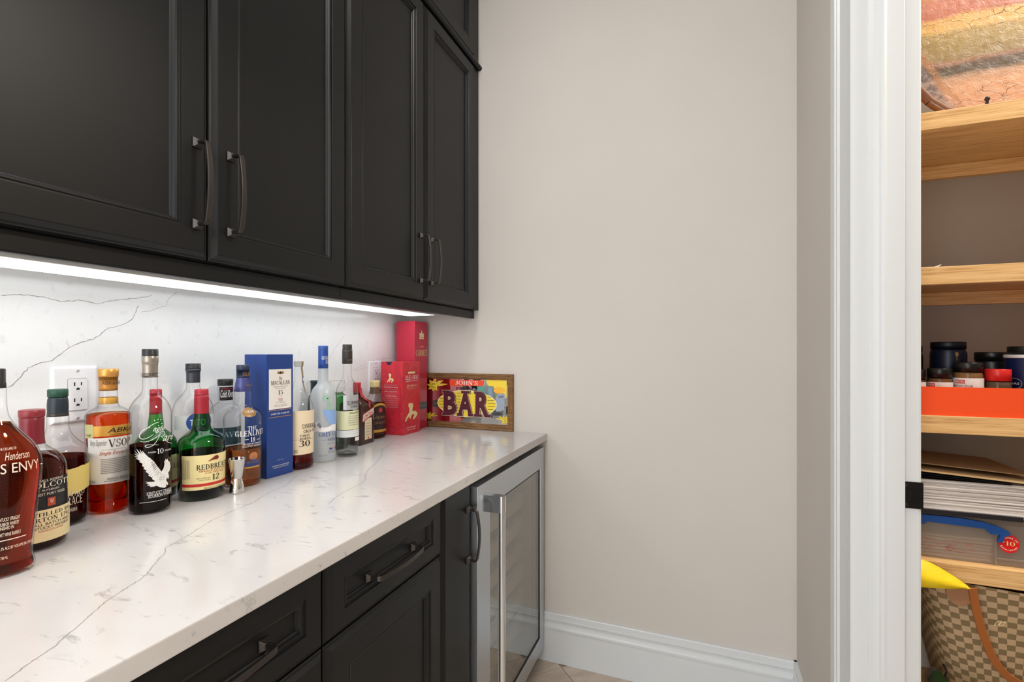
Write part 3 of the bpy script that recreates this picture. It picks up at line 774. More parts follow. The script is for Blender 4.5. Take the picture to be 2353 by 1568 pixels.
VB= [[(0.5089, 1.3533), (0.5238, 1.3567), (0.5434, 1.3582), (0.5697, 1.3573), (0.5865, 1.3548), (0.6039, 1.351), (0.6251, 1.3542), (0.6352, 1.3572), (0.6559, 1.3545), (0.6684, 1.3521), (0.696, 1.3614), (0.7171, 1.3661), (0.7512, 1.3735), (0.7787, 1.3808), (0.783, 1.384)], [(0.519, 1.1778), (0.5265, 1.1819), (0.5363, 1.195), (0.5506, 1.2148), (0.5697, 1.2247), (0.5873, 1.2282), (0.6023, 1.2416), (0.6185, 1.2564), (0.6386, 1.2667), (0.6612, 1.2744), (0.6738, 1.284), (0.6866, 1.2982), (0.7055, 1.3033), (0.7249, 1.3118), (0.7369, 1.3202), (0.741, 1.326), (0.7471, 1.3419), (0.7523, 1.3568)], [(0.7554, 1.3403), (0.7809, 1.3456), (0.7984, 1.3551), (0.8165, 1.3601), (0.8211, 1.3782), (0.8327, 1.3877), (0.8446, 1.3998)], [(0.6185, 1.2564), (0.6144, 1.2624), (0.6136, 1.2723)], [(0.6866, 1.2982), (0.6848, 1.3023)], [(1.4676, 1.3082), (1.4363, 1.2762), (1.4142, 1.2567), (1.4034, 1.2376), (1.3873, 1.2188)], [(1.5179, 1.1682), (1.5741, 1.1805), (1.6133, 1.1856), (1.6822, 1.1967)], [(1.2774, 1.1316), (1.2821, 1.142), (1.3061, 1.1478)], [(1.5131, 1.1735), (1.5564, 1.1864), (1.6551, 1.2137), (1.7307, 1.2164), (1.8118, 1.2274)]]
VC= [[(0.2178, 1.0108), (0.2382, 0.9726), (0.2701, 0.9213), (0.2782, 0.8664), (0.2967, 0.8205), (0.3082, 0.7975), (0.3163, 0.7466), (0.3286, 0.6838), (0.3535, 0.6296), (0.3693, 0.5938), (0.3823, 0.557), (0.4048, 0.5398), (0.4263, 0.5121), (0.4564, 0.4801), (0.4663, 0.4638), (0.4713, 0.449), (0.4905, 0.406), (0.5188, 0.3669), (0.5492, 0.3223), (0.561, 0.2945), (0.573, 0.2722)], [(0.1622, 1.5357), (0.1845, 1.4777), (0.2247, 1.3728), (0.2836, 1.2896), (0.3239, 1.2112), (0.358, 1.1275), (0.3871, 1.0765), (0.4213, 1.0326), (0.4345, 0.9953), (0.4412, 0.9296), (0.4549, 0.8819), (0.4743, 0.841)], [(0.539, 1.7993), (0.5357, 1.7209), (0.5625, 1.5773), (0.5809, 1.4258), (0.6008, 1.3461), (0.6142, 1.2619), (0.6393, 1.2207)], [(0.1982, 0.611), (0.225, 0.6214), (0.2656, 0.6201), (0.3022, 0.6178), (0.3337, 0.6101), (0.3693, 0.5938)]]

# ------------------------------------------------------------------ room shell
CT = 0.914
WB, WE, WR, WP = -0.012, 1.89, 1.533, 1.638     # back wall, end wall, right wall, its pantry side
YJ, YO = 1.195, 0.38                               # door opening
PB, PE = 1.63, 3.70                               # pantry back wall, pantry right wall
H = 2.95
YN = -1.9
struct('wall_back', MB().box(WB - 0.13, WB - 0.0215, YN, WE + 0.1, 0, H), M_WALL)
struct('wall_end', MB().box(WB - 0.02, WR, WE, WE + 0.1, 0, H), M_WALL)
struct('wall_right', MB().box(WR, WP, YJ + 0.022, WE + 0.1, 0, H).box(WR, WP, YN, YO - 0.022, 0, H).box(WR, WP, YO - 0.022, YJ + 0.022, 2.46, H), M_WALL)
struct('wall_pantry', MB().box(WP, PE, PB, PB + 0.1, 0, H).box(PE, PE + 0.1, YN, PB + 0.1, 0, H).box(WP, PE, -0.72, -0.62, 0, H), M_PWALL)
struct('ceiling', MB().box(WB - 0.13, PE + 0.1, YN - 0.1, WE + 0.1, H, H + 0.1), M_CEIL)
fl = struct('floor', MB().box(WB - 0.13, PE + 0.1, YN - 0.1, WE + 0.1, -0.06, -0.004), M_GROUT)
tm = MB().box(-0.2985, 0.2985, -0.2985, 0.2985, -0.01, 0.0, 0.0015)
t0 = None
ca, sa = math.cos(R(45)), math.sin(R(45))
for i in range(-4, 5):
    for j in range(-4, 5):
        px = 0.7164 + (i + 0.5) * 0.6 * ca - (j + 0.5) * 0.6 * sa
        py = 1.8581 + (i + 0.5) * 0.6 * sa + (j + 0.5) * 0.6 * ca
        if -0.1 < px < 2.9 and -1.8 < py < 2.2 and not (px < 0.25):
            if t0 is None:
                t0 = tm.build('tile', M_TILE, fl); o = t0
            else:
                o = t0.copy(); COL.objects.link(o)
            o.location = (px, py, 0); o.rotation_euler = (0, 0, R(45))

# baseboards: profile (distance from wall, height)
BBP = [(0, 0), (0.015, 0), (0.015, 0.132), (0.0195, 0.134), (0.0195, 0.1395), (0.016, 0.141), (0.012, 0.145), (0.0105, 0.155), (0.0115, 0.165), (0.0145, 0.168), (0.0145, 0.1725), (0.0115, 0.174), (0.0115, 0.192), (0.009, 0.1955), (0, 0.1955)]
struct('baseboard_end', MB().prism(BBP, 0.61, WR - 0.0005, lambda d, z, x: (x, WE - d, z)), M_TRIM)
struct('baseboard_right', MB().prism(BBP, 1.334, WE, lambda d, z, y: (WR - d, y, z)), M_TRIM)
# door casing (trim_1): profile across the wall, (y, proud)
CAS = [(1.333, 0), (1.333, 0.020), (1.329, 0.0215), (1.300, 0.0205), (1.297, 0.016), (1.293, 0.016), (1.290, 0.0185), (1.283, 0.0185), (1.280, 0.014), (1.276, 0.0135), (1.268, 0.016), (1.225, 0.0125), (1.2155, 0.011), (1.2135, 0.008), (1.2135, 0)]
def casing(name, sgn, z1):
    c = MB()
    c.prism(CAS, 0, z1, (lambda y, p, z: (WR - p, y, z)) if sgn > 0 else (lambda y, p, z: (WR - p, YO + YJ - y, z)))
    return struct(name, c, M_TRIM)
casing('trim_1', 1, 2.55)
casing('trim_2', -1, 2.55)
struct('trim_3', MB().box(WR - 0.018, WR, YO - 0.135, YJ + 0.135, 2.46, 2.58, 0.002), M_TRIM)
# door lining with stop, and the strike plate on it
jp = [(WR - 0.0145, YJ + 0.022), (WR - 0.0145, YJ + 0.002), (WR - 0.0125, YJ), (1.5480, YJ), (1.5495, YJ - 0.003), (1.5560, YJ - 0.0085), (1.5650, YJ - 0.0105), (1.5680, YJ - 0.0135), (1.5725, YJ - 0.0145), (1.5775, YJ - 0.0125), (1.6060, YJ - 0.0125), (1.6075, YJ - 0.0115), (1.6075, YJ), (1.6345, YJ), (1.6378, YJ + 0.0025), (1.6378, YJ + 0.022)]
jm = struct('door_1', MB().prism(jp, 0, 2.46, lambda x, y, z: (x, y, z)), M_TRIM)
struct('door_2', MB().prism([(x, YO + YJ - y) for x, y in jp], 0, 2.46, lambda x, y, z: (x, y, z)).box(WR - 0.014, WP, YO, YJ, 2.44, 2.46), M_TRIM)
M_STRIKE = P('black_strike_metal', '161514', 0.42, 0.5)
def rrect(x0, x1, z0, z1, r, n=4):
    p = []
    for cx_, cz_, a in ((x1 - r, z1 - r, 0), (x0 + r, z1 - r, 90), (x0 + r, z0 + r, 180), (x1 - r, z0 + r, 270)):
        p += [(cx_ + r * math.cos(R(a + 90 * k / n)), cz_ + r * math.sin(R(a + 90 * k / n))) for k in range(n + 1)]
    return p
st = MB()
zc0, zc1 = 0.9335, 0.9865
for (x0, x1, z0, z1) in ((1.6002, 1.6400, zc1 - 0.0135, zc1), (1.6002, 1.6400, zc0, zc0 + 0.0135), (1.6002, 1.6028, zc0 + 0.0135, zc1 - 0.0135), (1.6175, 1.6400, zc0 + 0.0135, zc1 - 0.0135)):
    st.box(x0, x1, YJ - 0.0021, YJ - 0.0001, z0, z1, 0.0006)
st.prism([(1.6375, YJ - 0.0021), (1.6405, YJ - 0.001), (1.6415, YJ + 0.004), (1.6395, YJ + 0.004), (1.6385, YJ + 0.0005)], zc0 + 0.003, zc1 - 0.003, lambda x, y, z: (x, y, z))
st.build('strike_plate', M_STRIKE, jm)['label'] = 'black metal strike plate let into the white door lining'
MB().box(1.6028, 1.6175, YJ - 0.0012, YJ - 0.0003, zc0 + 0.0135, zc1 - 0.0135).build('latch_hole', P('latch_hole_dark', '050505', .9), jm)
for zz in (zc0 + 0.007, zc1 - 0.007):
    MB().lathe([(0.0028, 0.0), (0.0022, 0.001)], 12).build('screw', M_HANDLE, jm).matrix_local = Matrix.Translation((1.612, YJ - 0.0021, zz)) @ Matrix.Rotation(R(90), 4, 'X')

# backsplash slab, worktop, veins
def ribbon(name, pts, w, mat, parent, f, seed):
    rnd = random.Random(seed)
    P_ = []
    for (a, b), (c, d) in zip(pts, pts[1:]):
        L = math.hypot(c - a, d - b)
        n = max(2, int(L / 0.0042))
        for k in range(n):
            t = k / n
            j = 0.0010
            P_.append((a + (c - a) * t + rnd.uniform(-j, j), b + (d - b) * t + rnd.uniform(-j, j)))
    P_.append(pts[-1])
    vs, fs = [], []
    for i, (a, b) in enumerate(P_):
        c, d = P_[min(i + 1, len(P_) - 1)]; e, g = P_[max(i - 1, 0)]
        dx, dy = c - e, d - g
        L = math.hypot(dx, dy) or 1
        ww = w * rnd.choice((0.55, 0.65, 0.8, 1.0, 1.1)) * (0.4 if i in (0, len(P_) - 1) else 1)
        vs += [f(a - dy / L * ww / 2, b + dx / L * ww / 2), f(a + dy / L * ww / 2, b - dx / L * ww / 2)]
        if i:
            fs.append((2 * i - 2, 2 * i - 1, 2 * i + 1, 2 * i))
    return MB().add(vs, fs).build(name, mat, parent, False)
bs = tag(MB().box(WB - 0.02, WB, -0.4, WE, CT, 1.455).build('backsplash', M_QBACK), 'white grey-veined quartz backsplash behind the bottles', 'backsplash')
for i, pl in enumerate(VB):
    ribbon('vein', pl, 0.0015 if i < 2 else 0.0010, M_VEIN if i < 2 else M_VEIN2, bs, lambda y, z: (WB + 0.00035, y, z), i)
wt = tag(MB().box(WB, 0.648, -0.6, WE, CT - 0.028, CT, 0.0022).build('worktop', M_QTOP), 'white veined quartz worktop carrying the bottles, with a square front edge', 'worktop')
for i, pl in enumerate(VC):
    ribbon('vein', pl, 0.0019 if i < 2 else 0.0013, M_VEIN if i < 2 else M_VEIN2, wt, lambda x, y: (x, y, CT + 0.0002), 20 + i)

# ------------------------------------------------------------------ cabinets
DOOR_LOOPS = [(0, -0.020), (0, -0.0105), (0.0018, -0.0088), (0.0048, -0.0082), (0.0058, -0.0070), (0.0120, -0.0008), (0.0135, 0.0),
              (0.056, 0.0), (0.0568, -0.0026), (0.0590, -0.0028), (0.0615, -0.0018), (0.0650, -0.0030), (0.0672, -0.0072), (0.0690, -0.0088), (0.0702, -0.0110)]
def front(y0, y1, z0, z1, xf, frame=0.056, slab=False):
    k = frame - 0.056
    loops = [(i if i < 0.03 else i + k, d) for i, d in DOOR_LOOPS]
    if slab:
        loops = loops[:7]
    vs, fs = [], []
    for i, d in loops:
        vs += [(xf + d, y0 + i, z0 + i), (xf + d, y1 - i, z0 + i), (xf + d, y1 - i, z1 - i), (xf + d, y0 + i, z1 - i)]
    n = len(loops)
    for j in range(n - 1):
        for q in range(4):
            fs.append((4 * j + q, 4 * j + (q + 1) % 4, 4 * j + 4 + (q + 1) % 4, 4 * j + 4 + q))
    fs += [(3, 2, 1, 0), (4 * n - 4, 4 * n - 3, 4 * n - 2, 4 * n - 1)]
    return MB().add(vs, fs)
def pull(parent, xf, y, z, vertical, L=0.152):
    """arched bar pull on two square feet"""
    mb = MB()
    m = (lambda a, b, x: (xf + x, y + b, z + a)) if vertical else (lambda a, b, x: (xf + x, y + a, z + b))
    for s in (-1, 1):
        a0 = s * L / 2
        q = 0.0092
        rings = [(q, 0.0), (q, 0.0028), (0.0085, 0.0036), (0.0058, 0.0085), (0.0050, 0.0105)]
        vs, fs = [], []
        for h, x in rings:
            vs += [m(a0 - h, -h, x), m(a0 + h, -h, x), m(a0 + h, h, x), m(a0 - h, h, x)]
        for j in range(len(rings) - 1):
            fs += [(4 * j + k, 4 * j + (k + 1) % 4, 4 * j + 4 + (k + 1) % 4, 4 * j + 4 + k) for k in range(4)]
        fs += [(0, 1, 2, 3), (4 * len(rings) - 4, 4 * len(rings) - 3, 4 * len(rings) - 2, 4 * len(rings) - 1)]
        mb.add(vs, fs)
    path = [(-L / 2, 0.008), (-L / 2, 0.024), (-L / 2 + 0.0022, 0.0285), (-L / 2 + 0.0075, 0.0305)]
    for k in range(1, 12):
        t = k / 12
        path.append((-L / 2 + 0.0075 + t * (L - 0.015), 0.0305 + 0.0065 * math.sin(math.pi * t)))
    path += [(L / 2 - 0.0075, 0.0305), (L / 2 - 0.0022, 0.0285), (L / 2, 0.024), (L / 2, 0.008)]
    vs, fs = [], []
    w, t_ = 0.0105, 0.0048
    for i, (a, x) in enumerate(path):
        a1, x1 = path[min(i + 1, len(path) - 1)]; a2, x2 = path[max(i - 1, 0)]
        da, dx = a1 - a2, x1 - x2
        l_ = math.hypot(da, dx); na, nx = -dx / l_, da / l_
        for sb, sn in ((-1, -1), (1, -1), (1, 1), (-1, 1)):
            vs.append(m(a + na * sn * t_ / 2, sb * w / 2, x + nx * sn * t_ / 2))
    n = len(path)
    for j in range(n - 1):
        fs += [(4 * j + k, 4 * j + (k + 1) % 4, 4 * j + 4 + (k + 1) % 4, 4 * j + 4 + k) for k in range(4)]
    fs += [(0, 1, 2, 3), (4 * n - 4, 4 * n - 3, 4 * n - 2, 4 * n - 1)]
    mb.add(vs, fs)
    o = mb.build('handle', M_HANDLE, parent)
    bv = o.modifiers.new('bevel', 'BEVEL'); bv.width = 0.0009; bv.segments = 2; bv.limit_method = 'ANGLE'; bv.angle_limit = R(35)
    return o
XU = 0.3492
g = 0.0016
UC = [('black wall cabinet over the tall box and sign, next to the end wall', 1.054, 1.840, 1.447), ('black wall cabinet with two large handles, over the left bottles', 0.272, 1.054, 0.663)]
for lab, y0, y1, ym in UC:
    t = thing('wall_cabinet', lab, 'cabinet', (0, y0, 1.4215), 0, 'black wall cabinets')
    off = Vector((0, -y0, -1.4215))
    def put(o):
        o.location = off; return o
    put(MB().box(WB + 0.001, XU - 0.0205, y0, y1 + (0.0485 if y1 > 1.5 else 0), 1.4215, 2.445).build('body', M_BLACK, t))
    for a, b, hy in ((y0, ym, ym - 0.0285), (ym, y1, ym + 0.042)):
        d = put(front(a + g, b - g, 1.4228, 2.443, XU).build('door', M_BLACK, t))
        pull(d, XU, hy, 1.561, True)
    if y1 > 1.5:
        put(MB().box(XU - 0.0205, XU - 0.008, y1 + 0.001, WE - 0.0005, 1.4215, 2.445, 0.0015).build('filler', M_BLACK, t))
    put(MB().box(0.3015, 0.3214, y0, y1 + (0.0485 if y1 > 1.5 else 0), 1.387, 1.4213, 0.003).build('light_rail', M_BLACK, t))
t = thing('stacked_wall_cabinet', 'black upper row of wall cabinet doors above a rounded moulding', 'cabinet', (0, 0.272, 2.447))
off = Vector((0, -0.272, -2.447))
def put(o):
    o.location = off; return o
put(MB().box(WB + 0.001, XU - 0.0205, 0.272, WE - 0.0005, 2.447, 2.93).build('body', M_BLACK, t))
mp = [(0.30, 2.4465), (XU - 0.002, 2.4465)] + [(XU - 0.002 + 0.011 * math.cos(R(a)), 2.4565 + 0.010 * math.sin(R(a))) for a in range(-80, 81, 16)] + [(XU - 0.002, 2.4665), (0.30, 2.4665)]
put(MB().prism(mp, 0.272, WE - 0.0005, lambda x, z, y: (x, y, z)).build('moulding', M_BLACK, t))
for a, b in ((0.272, 0.663), (0.663, 1.054), (1.054, 1.447), (1.447, 1.840)):
    put(front(a + g, b - g, 2.4690, 2.925, XU).build('door', M_BLACK, t))
put(MB().box(XU - 0.0205, XU - 0.008, 1.841, WE - 0.0005, 2.467, 2.93, 0.0015).build('filler', M_BLACK, t))

M_LED = P('led_diffuser', (0.955, 0.98, 1.0), 0.4, emit=4.0)
t = thing('under_cabinet_light', 'glowing white strip light under the black wall cabinets', 'light', (0.155, 0.27, 1.4050))
MB().box(-0.066, 0.066, 0.0, 1.470, -0.002, 0.0160, 0.001).box(0.0634, 0.070, 0.0, 1.470, -0.011, -0.0015, 0.0008).build('housing', P('light_housing', 'd8d6d2', .5), t)
MB().box(-0.063, 0.063, 0.006, 1.464, -0.011, -0.002, 0.002).build('diffuser', M_LED, t)['label'] = 'lit white diffuser'

XL = 0.625
BC = [('black base cabinet under the worktop, nearest the camera, with one long drawer pull', 0.262, 0.668), ('black base cabinet with a drawer over a panelled door, left of the narrow pull-out', 0.668, 1.076)]
for lab, y0, y1 in BC:
    t = thing('base_cabinet', lab, 'cabinet', (0, y0, 0), 0, 'black base cabinets')
    off = Vector((0, -y0, 0))
    def put(o):
        o.location = off; return o
    put(MB().box(WB + 0.001, XL - 0.0205, y0 + 0.0002, y1 - 0.0002, 0.10, CT - 0.0285).build('body', M_BLACK, t))
    put(MB().box(0.53, 0.55, y0, y1, 0.0, 0.10).build('toe_kick', M_BLACK, t))
    d = put(front(y0 + g, y1 - g, 0.7355, 0.8845, XL, 0.044).build('drawer', M_BLACK, t))
    pull(d, XL - 0.0115, (y0 + y1) / 2 + (0.002 if y0 < 0.5 else 0.003), 0.806 if y0 < 0.5 else 0.800, False, 0.160)
    d = put(front(y0 + g, y1 - g, 0.1030, 0.7310, XL).build('door', M_BLACK, t))
    pull(d, XL, y0 + 0.033 if y0 > 0.5 else y1 - 0.035, 0.556 if y0 > 0.5 else 0.50, True, 0.152)
t = thing('pull_out_cabinet', 'narrow black pull-out cabinet between the drawers and the steel cooler', 'cabinet', (0, 1.076, 0))
off = Vector((0, -1.076, 0))
put(MB().box(WB + 0.001, XL - 0.0205, 1.0762, 1.2428, 0.10, CT - 0.0285).build('body', M_BLACK, t))
put(MB().box(0.53, 0.55, 1.0762, 1.2428, 0.0, 0.10).build('toe_kick', M_BLACK, t))
d = put(front(1.0775, 1.2415, 0.103, 0.8845, XL - 0.001, slab=True).build('door', M_BLACK, t))
pull(d, XL - 0.001, 1.2155, 0.737, True, 0.140)

# ------------------------------------------------------------------ wine cooler
t = thing('wine_cooler', 'stainless steel framed glass door wine cooler at the end of the worktop', 'cooler', (0, 1.245, 0))
off = Vector((0, -1.245, 0))
y0, y1, XF = 1.2455, 1.868, 0.641
body = MB()
body.box(0.04, 0.06, y0, y1, 0.0, 0.870).box(0.06, 0.596, y0, y0 + 0.03, 0.0, 0.870).box(0.06, 0.596, y1 - 0.03, y1, 0.0, 0.870)
body.box(0.06, 0.596, y0 + 0.03, y1 - 0.03, 0.842, 0.870).box(0.06, 0.596, y0 + 0.03, y1 - 0.03, 0.0, 0.10)
put(body.build('body', M_DARKIN, t))
put(MB().box(0.575, 0.585, y0, y1, 0.0, 0.055).build('toe_grille', P('toe_grille_black', '0c0b0a', .7), t))
fy0, fy1, fz0, fz1 = y0 + 0.088, y1 - 0.045, 0.118, 0.785
fr = MB()
for a, b, c, d in ((y0, fy0, 0.058, 0.863), (fy1, y1, 0.058, 0.863), (fy0, fy1, 0.058, fz0), (fy0, fy1, fz1, 0.863)):
    fr.box(XF - 0.044, XF, a, b, c, d, 0.0012)
dr = put(fr.build('door', M_STEEL, t))
gs = MB()
for a, b, c, d in ((fy0 - 0.003, fy0 + 0.006, fz0, fz1), (fy1 - 0.006, fy1 + 0.003, fz0, fz1), (fy0, fy1, fz0 - 0.003, fz0 + 0.006), (fy0, fy1, fz1 - 0.006, fz1 + 0.003)):
    gs.box(XF - 0.04, XF - 0.0035, a, b, c, d)
gs.build('gasket', P('gasket_black', '15140f', .6), dr)
MB().box(XF - 0.010, XF - 0.005, fy0 + 0.004, fy1 - 0.004, fz0 + 0.004, fz1 - 0.004).build('glass_pane', MATS['glass_cooler'], dr)
hm = MB().tube([(0.7005, 1.279, 0.115), (0.7005, 1.279, 0.792)], 0.0108, seg=24)
hm.build('handle_bar', M_STEELV, dr)
for z0, z1 in ((0.789, 0.836), (0.075, 0.122)):
    blk = [(XF - 0.001, 1.2655), (0.7005, 1.2665)] + [(0.7005 + 0.0125 * math.cos(R(a)), 1.279 + 0.0125 * math.sin(R(a))) for a in range(-80, 81, 16)] + [(0.7005, 1.2915), (XF - 0.001, 1.2925)]
    MB().prism(blk, z0, z1, lambda x, y, z: (x, y, z)).build('handle_bracket', M_STEELV, dr)
for i in range(7):
    z = 0.150 + i * 0.096
    rk = MB().box(0.545, 0.566, y0 + 0.033, y1 - 0.033, z, z + 0.050, 0.002)
    put(rk.build('rack_front', M_RACK, t))
    rs = MB()
    for k in range(6):
        yy = y0 + 0.06 + k * 0.10
        rs.tube([(0.07, yy, z + 0.012), (0.546, yy, z + 0.012)], 0.003, seg=6)
    put(rs.build('rack_rods', M_STEELV, t))

# ------------------------------------------------------------------ outlets
M_PLATE = P('white_outlet_plastic', 'f3f3f4', .3)
M_SLOT = P('outlet_slot_dark', '14110f', .6)
def outlet(label, yc, zc, w, h, yr):
    t = thing('wall_outlet', label, 'outlet', (WB, yc, zc), 0, 'outlets on the backsplash')
    loops = [(0, 0.0), (0, 0.003), (0.003, 0.0055), (0.005, 0.006)]
    vs, fs = [], []
    for i, x in loops:
        a, b = w / 2 - i, h / 2 - i
        vs += [(x, -a, -b), (x, a, -b), (x, a, b), (x, -a, b)]
    for j in range(3):
        fs += [(4 * j + q, 4 * j + (q + 1) % 4, 4 * j + 4 + (q + 1) % 4, 4 * j + 4 + q) for q in range(4)]
    fs += [(0, 3, 2, 1), (12, 13, 14, 15)]
    MB().add(vs, fs).build('plate', M_PLATE, t)
    rc = MB().prism(rrect(yr - 0.0168, yr + 0.0168, -0.0335, 0.0335, 0.003), 0.0058, 0.0078, lambda y, z, x: (x, y, z)).build('receptacle', P('receptacle_white', 'eeeeef', .3), t)
    MB().prism(rrect(yr - 0.0176, yr + 0.0176, -0.0343, 0.0343, 0.0034), 0.0055, 0.00625, lambda y, z, x: (x, y, z)).build('receptacle_gap', P('gap_grey', '77777a', .5), t)
    for zz in (0.017, -0.017):
        sl = MB()
        sl.box(0.0077, 0.0081, yr - 0.0072, yr - 0.0050, zz + 0.001, zz + 0.0088).box(0.0077, 0.0081, yr + 0.0050, yr + 0.0070, zz + 0.002, zz + 0.0086)
        sl.prism([(yr + 0.0033 * math.cos(R(a)), zz - 0.0072 + 0.0045 * math.sin(R(a))) for a in range(0, 181, 20)], 0.0077, 0.0081, lambda y, z, x: (x, y, z))
        sl.build('slots', M_SLOT, rc)
    for zz in (h / 2 - 0.009, -h / 2 + 0.009):
        s = MB().lathe([(0.0034, 0.0), (0.0034, 0.0008), (0.0022, 0.0014)], 14).build('screw', P('white_screw', 'cfcfd2', .3, .3), t)
        s.matrix_local = Matrix.Translation((0.0058, yr, zz)) @ Matrix.Rotation(R(90), 4, 'Y')
outlet('white wide wall outlet plate behind the gold-capped bottle', 0.626, 1.156, 0.082, 0.118, 0.003)
outlet('white wall outlet plate beside the tall red box', 1.645, 1.146, 0.078, 0.122, 0.002)

# ------------------------------------------------------------------ bottles
def rz(pr, z):
    if z >= pr[0][1]:
        return pr[0][0]
    for (r0, z0), (r1, z1) in zip(pr, pr[1:]):
        if z1 <= z <= z0:
            return r1 if abs(z0 - z1) < 1e-6 else r1 + (r0 - r1) * (z - z1) / (z0 - z1)
    return pr[-1][0]
def smooth_prof(pr, it=2):
    """Chaikin corner cutting on the gentle bends only"""
    for _ in range(it):
        q = [pr[0]]
        for a, b, c in zip(pr, pr[1:], pr[2:]):
            d1 = Vector((b[0] - a[0], b[1] - a[1])); d2 = Vector((c[0] - b[0], c[1] - b[1]))
            if d1.length < 0.0016 or d2.length < 0.0016 or d1.angle(d2) > R(60):
                q.append(b)
            else:
                q += [(b[0] + (a[0] - b[0]) * .25, b[1] + (a[1] - b[1]) * .25), (b[0] + (c[0] - b[0]) * .25, b[1] + (c[1] - b[1]) * .25)]
        q.append(pr[-1])
        pr = q
    return pr
def clip_prof(pr, z0, z1):
    out = [(rz(pr, z1), z1)] + [p for p in pr if z0 + 1e-5 < p[1] < z1 - 1e-5]
    out.append((rz(pr, z0), z0) if z0 > 0 else pr[-1])
    return out
